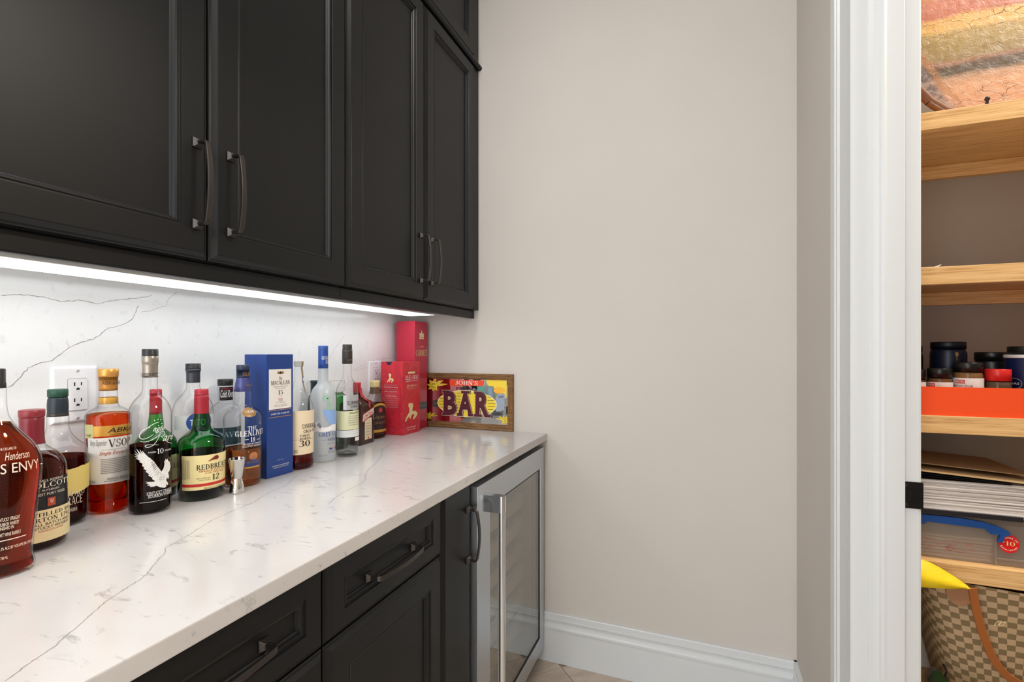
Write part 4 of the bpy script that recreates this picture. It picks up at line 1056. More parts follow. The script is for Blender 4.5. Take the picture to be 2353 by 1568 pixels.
def bottle(key, name, label, dd):
    pr = smooth_prof([tuple(p) for p in dd['prof']])
    e = dd['e']
    t = thing(name, label, 'bottle', (dd['loc'][0], dd['loc'][1], CT + 0.0004), R(dd['face']))
    for nm, z1, z0, mat in dd['parts']:
        seg = clip_prof(pr, z0, z1)
        ee = e if nm == 'glass' else (e if e == 1 else min(1.0, e + 0.25))
        if nm != 'glass':
            k = 0.0
            if nm in ('capsule', 'cap', 'stopper', 'collar'):
                seg = [(max(0.001, seg[0][0] - 0.0012), seg[0][1])] + [(seg[0][0], seg[0][1] - 0.0012)] + seg[1:]
            ee = 1.0
        if nm == 'glass' and e != 1:
            # flask: round neck blending to the flat body
            rmax = max(p[0] for p in seg)
            mb = MB(); vs = []; sg = 56
            rn = seg[0][0]
            for r, z in seg:
                q = min(1.0, max(0.0, (r - rn * 1.05) / (rmax - rn)))
                ek = 1.0 + (e - 1.0) * q
                vs.append((r, z, ek))
            V, F = [], []
            for r, z, ek in vs:
                for i in range(sg):
                    a = 2 * math.pi * i / sg
                    V.append((r * ek * math.cos(a), r * math.sin(a), z))
            for j in range(len(vs) - 1):
                F += [(j * sg + i, (j + 1) * sg + i, (j + 1) * sg + (i + 1) % sg, j * sg + (i + 1) % sg) for i in range(sg)]
            mb.add(V, F, True)
            k = len(V)
            mb.f.append(tuple((len(vs) - 1) * sg + i for i in reversed(range(sg)))); mb.sm.append(False)
            gobj = mb.build('glass', MATS[mat], t)
            dd['ek'] = (rn, rmax)
        else:
            o = MB().lathe(seg, 56, ee, cap_top=(nm != 'glass')).build(nm, MATS[mat], t)
    ekf = (lambda r: 1.0) if e == 1 else (lambda r: 1.0 + (e - 1.0) * min(1.0, max(0.0, (r - dd['ek'][0] * 1.05) / (dd['ek'][1] - dd['ek'][0]))))
    if dd['liq']:
        zl, lm = dd['liq']
        seg = clip_prof(pr, 0.0, zl)
        seg = [(max(0.002, r - 0.0022), max(z, 0.006)) for r, z in seg]
        sg = 56; V = []; F = []
        for r, z in seg:
            for i in range(sg):
                a = 2 * math.pi * i / sg
                V.append((r * ekf(r + 0.0022) * math.cos(a), r * math.sin(a), z))
        for j in range(len(seg) - 1):
            F += [(j * sg + i, (j + 1) * sg + i, (j + 1) * sg + (i + 1) % sg, j * sg + (i + 1) % sg) for i in range(sg)]
        mb = MB().add(V, F, True)
        mb.f.append(tuple(range(sg))); mb.sm.append(False)
        mb.f.append(tuple((len(seg) - 1) * sg + i for i in reversed(range(sg)))); mb.sm.append(False)
        mb.build('liquid', MATS[lm], t)
    def S(off):
        def f(tdeg, z):
            r = rz(pr, z)
            k = ekf(r)
            a = R(tdeg)
            return ((r * k + off) * math.cos(a), (r + off) * math.sin(a), z)
        return f
    lay = 0
    last = None
    for el in dd['els']:
        k = el[0]
        lay += 1
        off = 0.0005 + (0.0003 if k == 'text' else 0.0) + 0.00022 * min(lay, 8)
        f = S(off)
        if k in ('rect', 'torn', 'arch', 'wave'):
            _, a, b, z0, z1, m = el
            na = max(2, int(abs(b - a) / 4)); nz = 6
            V, F = [], []
            rnd = random.Random(3)
            for i in range(na + 1):
                s_ = i / na
                lo, hi = z0, z1
                if k == 'torn':
                    lo += (s_ - 0.75) * 0.022 + rnd.uniform(-0.0014, 0.0014); hi += (s_ - 0.75) * 0.012 + rnd.uniform(-0.001, 0.001)
                elif k == 'arch':
                    w_ = abs(2 * s_ - 1)
                    hi = z0 + (z1 - z0) * (0.62 + 0.38 * math.sqrt(max(0, 1 - w_ * w_)))
                elif k == 'wave':
                    w_ = abs(2 * s_ - 1)
                    hi = z1 - 0.018 * (1 - math.exp(-(w_ * 2.6) ** 2)) + 0.004 * w_
                for j in range(nz + 1):
                    V.append(f(a + (b - a) * s_, lo + (hi - lo) * j / nz))
            for i in range(na):
                for j in range(nz):
                    p = i * (nz + 1) + j
                    F.append((p, p + nz + 1, p + nz + 2, p + 1))
            big = (abs(b - a) > 25 and abs(z1 - z0) > 0.008)
            MB().add(V, F, True).build('label' if big else 'print', MATS[m], t, False)
        elif k == 'text':
            _, s_, a, b, z0, z1, m, sh = el
            text_on('lettering', s_, MATS[m], t, f, a, b, z0, z1, sh, 0.0)
        elif k == 'ell':
            _, a, z, ra, rb, m = el
            r = rz(pr, z)
            n = 28
            V = [f(a, z)] + [f(a + math.degrees(ra * c / r), z + rb * s) for c, s in ((math.cos(2 * math.pi * i / n), math.sin(2 * math.pi * i / n)) for i in range(n))]
            V = [f(a, z)]
            for q in (0.34, 0.67, 1.0):
                V += [f(a + math.degrees(q * ra * math.cos(2 * math.pi * i / n) / r), z + q * rb * math.sin(2 * math.pi * i / n)) for i in range(n)]
            F = [(0, 1 + i, 1 + (i + 1) % n) for i in range(n)]
            for q in range(2):
                F += [(1 + q * n + i, 1 + (q + 1) * n + i, 1 + (q + 1) * n + (i + 1) % n, 1 + q * n + (i + 1) % n) for i in range(n)]
            poly_fine('emblem', [(a + math.degrees(ra * math.cos(2 * math.pi * i / n) / r), z + rb * math.sin(2 * math.pi * i / n)) for i in range(n)], MATS[m], t, f)
        elif k == 'poly':
            _, pts, m = el
            poly_fine('emblem', pts, MATS[m], t, f)
        elif k == 'stroke':
            _, pts, w, m = el
            # smooth the polyline, then a ribbon tapering at both ends
            for _q in range(2):
                pts = [pts[0]] + [p for a, b in zip(pts, pts[1:]) for p in (((a[0] * .75 + b[0] * .25), (a[1] * .75 + b[1] * .25)), ((a[0] * .25 + b[0] * .75), (a[1] * .25 + b[1] * .75)))] + [pts[-1]]
            r_ = rz(pr, pts[0][1])
            kk = R(1) * r_
            V, F = [], []
            n_p = len(pts)
            for i, (a, z) in enumerate(pts):
                c = pts[min(i + 1, n_p - 1)]; d = pts[max(i - 1, 0)]
                dx, dz = (c[0] - d[0]) * kk, c[1] - d[1]
                L = math.hypot(dx, dz) or 1
                ww = w * (0.35 + 0.65 * math.sin(math.pi * (i + .5) / n_p)) / 2
                V += [f(a - dz / L * ww / kk, z + dx / L * ww), f(a + dz / L * ww / kk, z - dx / L * ww)]
                if i:
                    F.append((2 * i - 2, 2 * i - 1, 2 * i + 1, 2 * i))
            MB().add(V, F, True).build('lettering', MATS[m], t, False)
    return t
LAB = {
'envy': ('whiskey_bottle', 'amber flask-shaped whiskey bottle with cream lettering, cut by the left edge'),
'alcott': ('whiskey_bottle', 'dark bourbon bottle with a maroon wax top and scalloped tan label'),
'race': ('whiskey_bottle', 'dark bourbon bottle with a green cap and torn yellow label band'),
'vsop': ('cognac_bottle', 'orange cognac bottle with a gold cap and large white label'),
'eagle': ('whiskey_bottle', 'tall clear bottle with a white flying eagle and a black cap on silver foil'),
'behind': ('whiskey_bottle', 'green red-capped bottle mostly hidden behind the eagle bottle'),
'blue': ('spirit_bottle', 'clear round bottle with an embossed pewter neck and blue round label'),
'red': ('whiskey_bottle', 'green bottle with a red cap and pale yellow label, behind the jigger'),
'avid': ('spirit_bottle', 'clear bottle with a wide black cap and dark teal label, behind the green bottle'),
'glen': ('whisky_bottle', 'clear whisky bottle with a violet collar, beside the blue box'),
'sand': ('port_bottle', 'port bottle with a clear stopper and cream label, right of the blue box'),
'goose': ('vodka_bottle', 'frosted white vodka bottle with a blue capsule'),
'summ': ('vodka_bottle', 'slim clear vodka bottle with a charcoal capsule and silver label'),
'orange': ('liqueur_bottle', 'brown liqueur bottle with a cream stopper and arched dark label'),
}
for k_, dd in DATA.items():
    b = bottle(k_, LAB[k_][0], LAB[k_][1], dd)
    if k_ == 'sand':
        # paper guarantee seal running over the stopper and down the shoulder
        prs = [tuple(p) for p in dd['prof']]
        V, F = [], []
        for i in range(16):
            z = 0.304 - i * 0.0062
            r = rz(prs, z) + 0.0012
            a = 8 + i * 1.2
            for s_ in (-1, 1):
                aa = R(a) + s_ * 0.0048 / r
                V.append((r * math.cos(aa), r * math.sin(aa), z))
            if i:
                F.append((2 * i - 2, 2 * i - 1, 2 * i + 1, 2 * i))
        MB().add(V, F, True).build('paper_seal', P('seal_paper', '9a8468', .7), b, False)
        f = lambda a, z: ((rz(prs, z) + 0.0022) * math.cos(R(a)), (rz(prs, z) + 0.0022) * math.sin(R(a)), z)
        poly_on('emblem', ell_pts(18, 0.2525, 22, 0.0085), P('seal_blue', '5a6a9c', .5), b, f)
        poly_on('emblem', ell_pts(18, 0.2525, 14, 0.0055), MATS['paper_white'], b, f)
        text_on('lettering', 'SANDEMAN', MATS['grey_ink'], b, f, -38, 44, 0.192, 0.199, 0, 0.01)
    if k_ == 'vsop':
        MB().lathe([(0.0162, 0.2365), (0.0164, 0.236), (0.0164, 0.2235), (0.0162, 0.223)], 40, cap_top=False, cap_bot=False).build('neck_ring', MATS['gold'], b)
    if k_ == 'summ':
        MB().lathe([(0.0312, 0.034), (0.0316, 0.012), (0.030, 0.004), (0.014, 0.011), (0.002, 0.017)], 40, cap_top=False, cap_bot=False).build('punt', MATS['clear_plastic'], b)

# two half-hidden bottles at the back
t = thing('spirit_bottle', 'low bottle with a dark teal cap, hidden behind the port bottle', 'bottle', (0.045, 1.268, CT + 0.0004))
MB().lathe([(0.022, 0.19), (0.030, 0.178), (0.031, 0.01), (0.028, 0)], 40).build('glass', MATS['glass_brown'], t)
MB().lathe([(0.021, 0.2365), (0.022, 0.235), (0.022, 0.228), (0.0212, 0.227), (0.0212, 0.19)], 40).build('cap', P('dark_teal_cap', '22373d', .4), t)
t = thing('decanter_bottle', 'green shouldered bottle with a ribbed clear glass stopper, behind the frosted bottle', 'bottle', (0.060, 1.345, CT + 0.0004))
MB().lathe([(0.019, 0.190), (0.021, 0.186), (0.030, 0.180), (0.036, 0.168), (0.038, 0.15), (0.038, 0.008), (0.035, 0)], 40).build('glass', MATS['glass_green'], t)
rb = [(0.023, 0.231), (0.027, 0.228)]
for i in range(5):
    rb += [(0.027, 0.227 - i * 0.0068), (0.0235, 0.2252 - i * 0.0068), (0.0235, 0.2238 - i * 0.0068), (0.027, 0.2222 - i * 0.0068)]
rb += [(0.022, 0.194), (0.019, 0.1905)]
MB().lathe(rb, 40).build('stopper', MATS['glass_clear'], t)

# square orange liqueur bottle
t = thing('liqueur_bottle', 'square brown liqueur bottle with a red ribbon and slanted red and white label', 'bottle', (0.0655, 1.4415, CT + 0.0004), R(3))
M_CB = P('brown_bottle_glass', '3a211c', .12, spec=.6)
hb = 0.0455
sh = [(hb - 0.004, 0.0), (hb, 0.003), (hb, 0.139), (hb - 0.002, 0.146), (hb - 0.008, 0.152), (0.024, 0.160), (0.015, 0.168), (0.0125, 0.176), (0.0125, 0.190)]
V, F = [], []
for h_, z in sh:
    rr = min(0.010, h_ * 0.6) if h_ > 0.02 else h_ * 0.99
    V += [(x, y, z) for x, y in rrect(-h_, h_, -h_, h_, rr, 5)]
nn = 24
for j in range(len(sh) - 1):
    F += [(j * nn + i, j * nn + (i + 1) % nn, (j + 1) * nn + (i + 1) % nn, (j + 1) * nn + i) for i in range(nn)]
F += [tuple(reversed(range(nn))), tuple((len(sh) - 1) * nn + i for i in range(nn))]
MB().add(V, F, False).build('glass', M_CB, t)
MB().lathe([(0.0128, 0.2195), (0.0138, 0.218), (0.0138, 0.184), (0.0128, 0.183)], 28).build('cap', P('ribbon_red', 'b01c2c', .35), t)
MB().add([(0.0139, -0.006, 0.200), (0.0139, 0.008, 0.200), (0.016, -0.005, 0.176), (0.017, 0.010, 0.176), (0.030, 0.000, 0.160), (0.030, 0.014, 0.1585), (0.0445, 0.006, 0.1515), (0.0447, 0.018, 0.149), (0.0466, 0.004, 0.132), (0.0466, 0.015, 0.126)],
         [(0, 1, 3, 2), (2, 3, 5, 4), (4, 5, 7, 6), (6, 7, 9, 8)], True).build('ribbon', MATS['red_cap'], t, False)
fc = lambda off: (lambda y, z: (hb + off, y, z))
poly_on('label', [(-0.018, 0.016), (0.024, 0.016), (0.024, 0.092), (-0.018, 0.092)], MATS['paper_cream'], t, fc(0.0004))
poly_on('label', [(-0.034, 0.078), (0.038, 0.104), (0.038, 0.130), (-0.030, 0.110)], MATS['rust'], t, fc(0.0007))
poly_on('label', [(-0.031, 0.0835), (0.036, 0.1075), (0.036, 0.126), (-0.028, 0.1055)], MATS['paper_white'], t, fc(0.0010))
tf = lambda y, z: (hb + 0.0013, y, z + (y + 0.03) * 0.34)
text_on('lettering', 'COINTREAU', MATS['red_print'], t, tf, -0.027, 0.034, 0.0865, 0.1005, 0, 0.02)
for i in range(5):
    text_on('lettering', ('L IQUEUR', 'ORANGE', 'ANGERS', 'FRANCE', '40% VOL')[i].replace('L I', 'LI'), MATS['grey_ink'], t, fc(0.0007), -0.011, 0.017, 0.071 - i * 0.010, 0.0755 - i * 0.010)
poly_on('emblem', ell_pts(0.003, 0.021, 0.004, 0.0035, 16), MATS['red_print'], t, fc(0.0009))

# ------------------------------------------------------------------ jigger
t = thing('jigger', 'polished steel double jigger standing in front of the green bottle', 'jigger', (0.2075, 0.8355, CT + 0.0004))
MB().lathe([(0.0170, 0.0), (0.0172, 0.0015), (0.0118, 0.0318), (0.0108, 0.0335), (0.0108, 0.0345), (0.0120, 0.0360), (0.0186, 0.0795), (0.0190, 0.0800), (0.0182, 0.0798), (0.0114, 0.0370), (0.002, 0.0362)], 56, cap_top=False).build('cup', M_JIG, t)

# ------------------------------------------------------------------ gift boxes
def carton(name, label, loc, rz_, sx, sy, h, mat, bev=0.0012):
    """box whose near vertical edge (+x, -y corner) stands at loc"""
    t = thing(name, label, 'box', (loc[0], loc[1], CT + 0.0004), rz_)
    MB().box(-sx, 0, 0, sy, 0, h, bev).build('carton', mat, t)
    return t
M_MAC = P('embossed_blue_card', '1c3f86', .34, spec=.5)
n_, l_, b_ = nodes(M_MAC)
vv = n_.new('ShaderNodeTexVoronoi'); vv.inputs['Scale'].default_value = 380
l_.new(coords(M_MAC, (1, 1, 1)), vv.inputs['Vector'])
bump(M_MAC, vv.outputs['Distance'], 0.35, 0.001)
t = carton('whisky_gift_box', 'tall blue whisky gift box with a white label', (0.1765, 0.9475), R(-2.0), 0.082, 0.0850, 0.3245, M_MAC)
FX = lambda off: (lambda y, z: (off, y, z))
FY = lambda off: (lambda x, z: (x, -off, z))
poly_on('label', [(0.0065, 0.179), (0.0785, 0.179), (0.0785, 0.285), (0.0065, 0.285)], MATS['paper_white'], t, FX(0.0004))
for z, hgt in ((0.1755, 0.0012), (0.1575, 0.0012)):
    poly_on('print', [(0.0065, z), (0.0785, z), (0.0785, z + hgt), (0.0065, z + hgt)], MATS['gold'], t, FX(0.0004))
for s_, y0_, y1_, z0_, z1_, mm, sh_ in [('The', 0.037, 0.048, 0.2565, 0.2645, 'ink', .35), ('MACALLAN', 0.013, 0.073, 0.2435, 0.2545, 'ink', 0), ('HIGHLAND SINGLE MALT', 0.019, 0.067, 0.2375, 0.2402, 'grey_ink', 0), ('SCOTCH WHISKY', 0.026, 0.060, 0.2325, 0.2352, 'grey_ink', 0),
        ('15', 0.035, 0.0505, 0.2170, 0.2285, 'ink', 0), ('YEARS OLD', 0.037, 0.0485, 0.2125, 0.2142, 'grey_ink', 0), ('DOUBLE', 0.0365, 0.0495, 0.2025, 0.2072, 'rust', 0), ('CASK', 0.0365, 0.0495, 0.1985, 0.2015, 'rust', 0), ('M A T U R E D', 0.028, 0.058, 0.1945, 0.1970, 'blue_print', 0), ('IN SHERRY AND BOURBON OAK', 0.0225, 0.0635, 0.1885, 0.1905, 'grey_ink', 0), ('EXCEPTIONAL SINGLE MALT', 0.022, 0.065, 0.1850, 0.1870, 'grey_ink', 0),
        ('DOUBLE CASK 15 YEARS OLD', 0.013, 0.071, 0.1645, 0.1690, 'white_ink', 0), ('750 ML', 0.033, 0.0535, 0.0420, 0.0435, 'white_ink', 0), ('THE MACALLAN DISTILLERS', 0.016, 0.071, 0.0270, 0.0300, 'white_ink', 0), ('CRAIGELLACHIE SCOTLAND', 0.020, 0.068, 0.0225, 0.0245, 'white_ink', 0)]:
    text_on('lettering', s_, MATS[mm], t, FX(0.0008), y0_, y1_, z0_, z1_, sh_, 0)
for yy in (0.0365, 0.043, 0.0495):
    poly_on('emblem', ell_pts(yy, 0.2755, 0.0042, 0.0036, 12), MATS['bronze' if yy != 0.043 else 'ink'], t, FX(0.0008))

M_RED = P('red_card', 'd03246', .38, spec=.5)
f_ = noise(M_RED, 11, 2, coords(M_RED, (1, 1, 0.8), rot=(0.5, 0.4, 0)), 0.5, 1.6)
setcol(M_RED, ramp(M_RED, f_, [(0.45, 'd9303f'), (0.50, 'c52b3c'), (0.56, 'dd3a48')]))
t = carton('whisky_gift_box', 'short bright red gift box with gold figure, before the tall red box', (0.1335, 1.6305), R(-1.5), 0.104, 0.1205, 0.2905, M_RED)
poly_on('print', [(-0.065 + 0.0135 * math.cos(R(a)), 0.2902 + 0.013 * math.sin(R(a))) for a in range(180, 361, 15)], P('dark_notch', '33284a', .5), t, FY(0.0005))
FIG = [(0.30, 1.0), (0.62, 0.96), (0.66, 0.80), (0.58, 0.62), (0.62, 0.48), (0.80, 0.52), (0.98, 0.40), (1.0, 0.26), (0.82, 0.10), (0.66, 0.02), (0.62, 0.10), (0.74, 0.26), (0.66, 0.36), (0.52, 0.30), (0.44, 0.12), (0.38, 0.10), (0.34, 0.26), (0.20, 0.16), (0.10, 0.02), (0.0, 0.02), (0.10, 0.22), (0.26, 0.40), (0.36, 0.52), (0.34, 0.70), (0.26, 0.86)]
M_FIG = P('pale_gold_print', 'f0dba0', .45)
def fig(x0, z0, w, h, f):
    poly_on('emblem', [(x0 + a * w, z0 + b * h) for a, b in FIG], M_FIG, t, f)
fig(0.014, 0.052, 0.088, 0.072, FX(0.0006))
fig(-0.075, 0.206, 0.032, 0.038, FY(0.0006))
for s_, y0_, y1_, z0_, z1_, mm in [('ISLE', 0.018, 0.052, 0.2180, 0.2350, 'white_ink'), ('OF', 0.055, 0.062, 0.2215, 0.2290, 'white_ink'), ('SKYE', 0.066, 0.108, 0.2180, 0.2350, 'white_ink'), ('BLENDED SCOTCH WHISKY', 0.022, 0.102, 0.2105, 0.2140, 'white_ink'), ('25', 0.026, 0.044, 0.1870, 0.1975, 'paper_tan'), ('YEARS OLD', 0.048, 0.098, 0.1885, 0.1965, 'paper_tan'), ('AGED IN OAK CASKS', 0.026, 0.094, 0.1800, 0.1830, 'paper_tan'), ('PRODUCT OF SCOTLAND', 0.028, 0.092, 0.0240, 0.0280, 'white_ink'), ('40% VOL  70 CL', 0.032, 0.086, 0.0150, 0.0185, 'white_ink')]:
    text_on('lettering', s_, MATS[mm], t, FX(0.0008), y0_, y1_, z0_, z1_, 0, 0.014 if mm == 'white_ink' else 0)
poly_on('print', [(0.036, 0.2420), (0.084, 0.2420), (0.084, 0.2500), (0.036, 0.2500)], M_FIG, t, FX(0.0006))
for i, (w_, mm) in enumerate([(0.062, 'grey_ink2'), (0.068, 'white_ink'), (0.050, 'grey_ink2'), (0.060, 'white_ink'), (0.040, 'grey_ink2'), (0.054, 'white_ink'), (0.074, 'grey_ink2'), (0.066, 'grey_ink2'), (0.070, 'grey_ink2'), (0.064, 'grey_ink2'), (0.068, 'grey_ink2')]):
    text_on('lettering', ('EIGHT YEARS WAITING', 'THE ISLE OF SKYE', 'SMOOTH AND MELLOW', 'FINEST SCOTCH WHISKY', 'IAN MACLEOD', 'MATURED IN OAK', 'DISTILLED AND BLENDED', 'BOTTLED IN SCOTLAND', 'PEAT AND HEATHER', 'THE MISTY ISLAND', 'PRODUCT OF SCOTLAND')[i], MATS[mm], t, FY(0.0007), -0.056 - w_ / 2, -0.056 + w_ / 2, 0.196 - i * 0.0088, 0.1995 - i * 0.0088)

M_RED2 = P('crimson_card', 'c42b44', .33, spec=.5)
t = carton('tequila_gift_box', 'tall crimson tequila gift box in the corner beside the bar sign', (0.1065, 1.7575), R(0), 0.090, 0.1010, 0.4600, M_RED2, 0.0016)
for s_, y0_, y1_, z0_, z1_ in [('TEQUILA', 0.040, 0.074, 0.349, 0.355), ('CARMESI', 0.010, 0.100, 0.312, 0.339)]:
    text_on('lettering', s_, M_FIG, t, FX(0.0008), y0_, y1_, z0_, z1_, 0, 0.018)
poly_on('lettering', [(0.0975, 0.3405), (0.1025, 0.3475), (0.1005, 0.3480), (0.0955, 0.3410)], M_FIG, t, FX(0.0008))
poly_on('emblem', [(0.036, 0.385), (0.074, 0.385), (0.071, 0.392), (0.074, 0.412), (0.064, 0.405), (0.060, 0.416), (0.052, 0.426), (0.053, 0.415), (0.046, 0.408), (0.037, 0.413), (0.039, 0.394)], M_FIG, t, FX(0.0008))
poly_on('emblem', [(0.046, 0.390), (0.064, 0.390), (0.064, 0.393), (0.046, 0.393)], M_RED2, t, FX(0.0011))
for b0, b1, ff in ((0.0, 0.104, FX(0.0005)), (-0.090, 0.0, FY(0.0005))):
    poly_on('band', [(b0, 0.083), (min(b1, 0.1), 0.083), (min(b1, 0.1), 0.113), (b0, 0.113)], MATS['black'], t, ff)
text_on('lettering', 'REPOSADO', MATS['bronze'], t, FX(0.0008), 0.030, 0.085, 0.094, 0.102)

# ------------------------------------------------------------------ framed bar mirror
SX0, SX1, SZ1 = 0.040, 0.5045, 0.2365
t = thing('bar_sign', 'small framed mirror bar sign leaning on the end wall, right of the red boxes', 'sign', (0, WE - 0.0056, CT + 0.0006), 0)
t.rotation_euler = (R(-1.2), 0, 0)
def rail(pts):
    # pts: mitred corner outline (outer a, outer b, inner b, inner a)
    (oa, ob, ib, ia) = pts
    prof = [(0.0, 0.0), (0.0, -0.013), (0.10, -0.016), (0.30, -0.0155), (0.36, -0.0130), (0.46, -0.0130), (0.52, -0.0145), (0.72, -0.0135), (0.80, -0.0100), (0.92, -0.0100), (1.0, -0.0060), (1.0, 0.0)]
    V = []
    for k, y in prof:
        V.append((oa[0] + (ia[0] - oa[0]) * k, y, oa[1] + (ia[1] - oa[1]) * k))
    for k, y in prof:
        V.append((ob[0] + (ib[0] - ob[0]) * k, y, ob[1] + (ib[1] - ob[1]) * k))
    n = len(prof)
    F = [(i, (i + 1) % n, n + (i + 1) % n, n + i) for i in range(n)] + [tuple(range(n)), tuple(reversed(range(n, 2 * n)))]
    return MB().add(V, F)
fw = 0.0255
o_ = [(SX0, 0), (SX1, 0), (SX1, SZ1), (SX0, SZ1)]
i_ = [(SX0 + fw, fw), (SX1 - fw, fw), (SX1 - fw, SZ1 - fw), (SX0 + fw, SZ1 - fw)]
for k in range(4):
    rail((o_[k], o_[(k + 1) % 4], i_[(k + 1) % 4], i_[k])).build('frame_rail', M_FRAME, t)
mir = MB().box(SX0 + fw - 0.003, SX1 - fw + 0.003, -0.0048, -0.0005, fw - 0.003, SZ1 - fw + 0.003).build('mirror', P('silver_mirror', (0.90, 0.90, 0.89), 0.03, metal=1.0), t)
K = 0
def sp(pts, mm, nm='print'):
    global K
    K += 1
    y = -0.0049 - 0.00003 * K
    return poly_on(nm, pts, MATS[mm] if isinstance(mm, str) else mm, mir, lambda x, z: (x, y, z - CT))
def stx(body, mm, x0, x1, z0, z1, bold=0.0, ext=0.0):
    global K
    K += 1
    y = -0.0049 - 0.00003 * K - ext
    return text_on('lettering', body, MATS[mm] if isinstance(mm, str) else mm, mir, lambda x, z: (x, y, z - CT), x0, x1, z0, z1, 0, bold)
M_MAR = P('maroon_print', '5a2230', .35); M_MAR2 = P('dark_maroon_print', '3c1420', .35); M_YEL = P('yellow_print', 'f2d544', .4); M_ORR = P('orange_red_print', 'ee4f2c', .4)
M_GRN = P('teal_green_print', '5f9c8c', .4); M_GRY = P('blue_grey_print', '9aa6b6', .35); M_NVY = P('navy_print_sign', '2a2140', .4); M_PUR = P('mauve_print', '8a5a72', .4); M_AMB = P('amber_print', 'f4b83a', .4)
# mauve field left of the oval, beer mug and foam at right
sp([(0.338, 1.098), (0.374, 1.098), (0.374, 1.060), (0.338, 1.075)], M_GRN)
sp([(0.388, 1.092), (0.410, 1.092), (0.410, 1.040), (0.392, 1.056)], P('steel_blue_print', '7d9cb0', .35))
sp([(0.432, 1.064), (0.465, 1.068), (0.464, 1.005), (0.450, 0.995), (0.428, 0.992), (0.420, 1.010), (0.424, 1.05)], M_GRY)
sp([(0.436, 1.058), (0.461, 1.061), (0.460, 1.052), (0.437, 1.049)], P('slate_print', '6f7a8c', .35))
sp([(0.378, 1.122), (0.395, 1.126), (0.474, 1.124), (0.474, 1.052), (0.462, 1.070), (0.440, 1.070), (0.428, 1.078), (0.412, 1.098), (0.388, 1.100)], M_YEL)
sp(ell_pts(0.440, 1.082, 0.026, 0.014), M_AMB)
# yellow oval with planks
sp(ell_pts(0.2875, 1.020, 0.1425, 0.0585, 40), P('cream_print', 'f7ecc0', .4))
sp(ell_pts(0.2875, 1.020, 0.139, 0.0555, 40), M_YEL)
for i in range(8):
    z = 1.020 + (i - 3.6) * 0.0128
    hw = 0.137 * math.sqrt(max(0.02, 1 - ((z - 1.020) / 0.0555) ** 2)) if abs(z - 1.02) < 0.055 else 0
    if hw > 0.02:
        for a, b in ((-1, -0.62), (-0.33, -0.20), (0.28, 0.40), (0.72, 0.98)):
            if abs(a * 0.139) < hw + 0.03:
                sp([(0.2875 + max(a * 0.139, -hw), z), (0.2875 + min(b * 0.139, hw), z), (0.2875 + min(b * 0.139, hw), z + 0.0016), (0.2875 + max(a * 0.139, -hw), z + 0.0016)], 'ink')
# banner
sp([(0.2045, 1.1215), (0.370, 1.1225), (0.366, 1.0985), (0.207, 1.0955)], M_ORR)
stx("JOHN'S", 'white_ink', 0.2340, 0.3405, 1.1005, 1.1185, 0.04)
stx('PRIVATE', M_NVY, 0.2390, 0.3370, 1.0785, 1.0905, 0.02)
stx('SALOON', M_ORR, 0.2420, 0.2700, 0.9515, 0.9585, 0.0)
stx('FINEST BEER SERVED', 'grey_ink', 0.2730, 0.3420, 0.9515, 0.9580, 0.0)
# leaf scroll ornaments in the corners
def leaf(cx_, cz_, L, w_, ang, sx_, sz_):
    ca_, sa_ = math.cos(R(ang)), math.sin(R(ang))
    pts = []
    for a, b in [(0, 0), (0.2, 0.42), (0.5, 0.5), (0.8, 0.3), (1.0, 0.0), (0.8, -0.18), (0.5, -0.34), (0.2, -0.3)]:
        x, z = a * L, b * w_
        pts.append((cx_ + sx_ * (x * ca_ - z * sa_), cz_ + sz_ * (x * sa_ + z * ca_)))
    sp(pts, M_YEL)
    sp([(cx_ + sx_ * (0.18 * L * ca_), cz_ + sz_ * (0.18 * L * sa_)), (cx_ + sx_ * (0.8 * L * ca_), cz_ + sz_ * (0.8 * L * sa_)), (cx_ + sx_ * (0.8 * L * ca_ - 0.0012 * sa_), cz_ + sz_ * (0.8 * L * sa_ + 0.0012 * ca_)), (cx_ + sx_ * (0.18 * L * ca_ - 0.0016 * sa_), cz_ + sz_ * (0.18 * L * sa_ + 0.0016 * ca_))], 'ink')
for (cx_, cz_, sx_, sz_) in ((0.126, 1.094, 1, 1), (0.104, 0.958, 0.62, 0.62), (0.466, 0.958, -0.55, 0.62)):
    sp([(cx_ + sx_ * 0.017 * math.cos(R(a)), cz_ + sz_ * 0.020 * math.sin(R(a))) for a in range(0, 360, 20)], M_YEL)
    for L, w_, ang in ((0.034, 0.018, 215), (0.036, 0.018, 170), (0.040, 0.018, 125), (0.044, 0.016, 75), (0.062, 0.017, 32), (0.078, 0.014, 8), (0.030, 0.016, 262), (0.034, 0.014, 305)):
        leaf(cx_ + sx_ * 0.004 * math.cos(R(ang)), cz_ + sz_ * 0.004 * math.sin(R(ang)), L * 0.86, w_, ang, sx_, sz_ * 0.8)
    for q in (0.011, 0.006):
        ring = [(cx_ + sx_ * q * math.cos(R(a)), cz_ + sz_ * q * math.sin(R(a))) for a in range(20, 330, 20)] + [(cx_ + sx_ * (q - 0.0015) * math.cos(R(a)), cz_ + sz_ * (q - 0.0015) * math.sin(R(a))) for a in range(320, 10, -20)]
        sp(ring, 'ink')
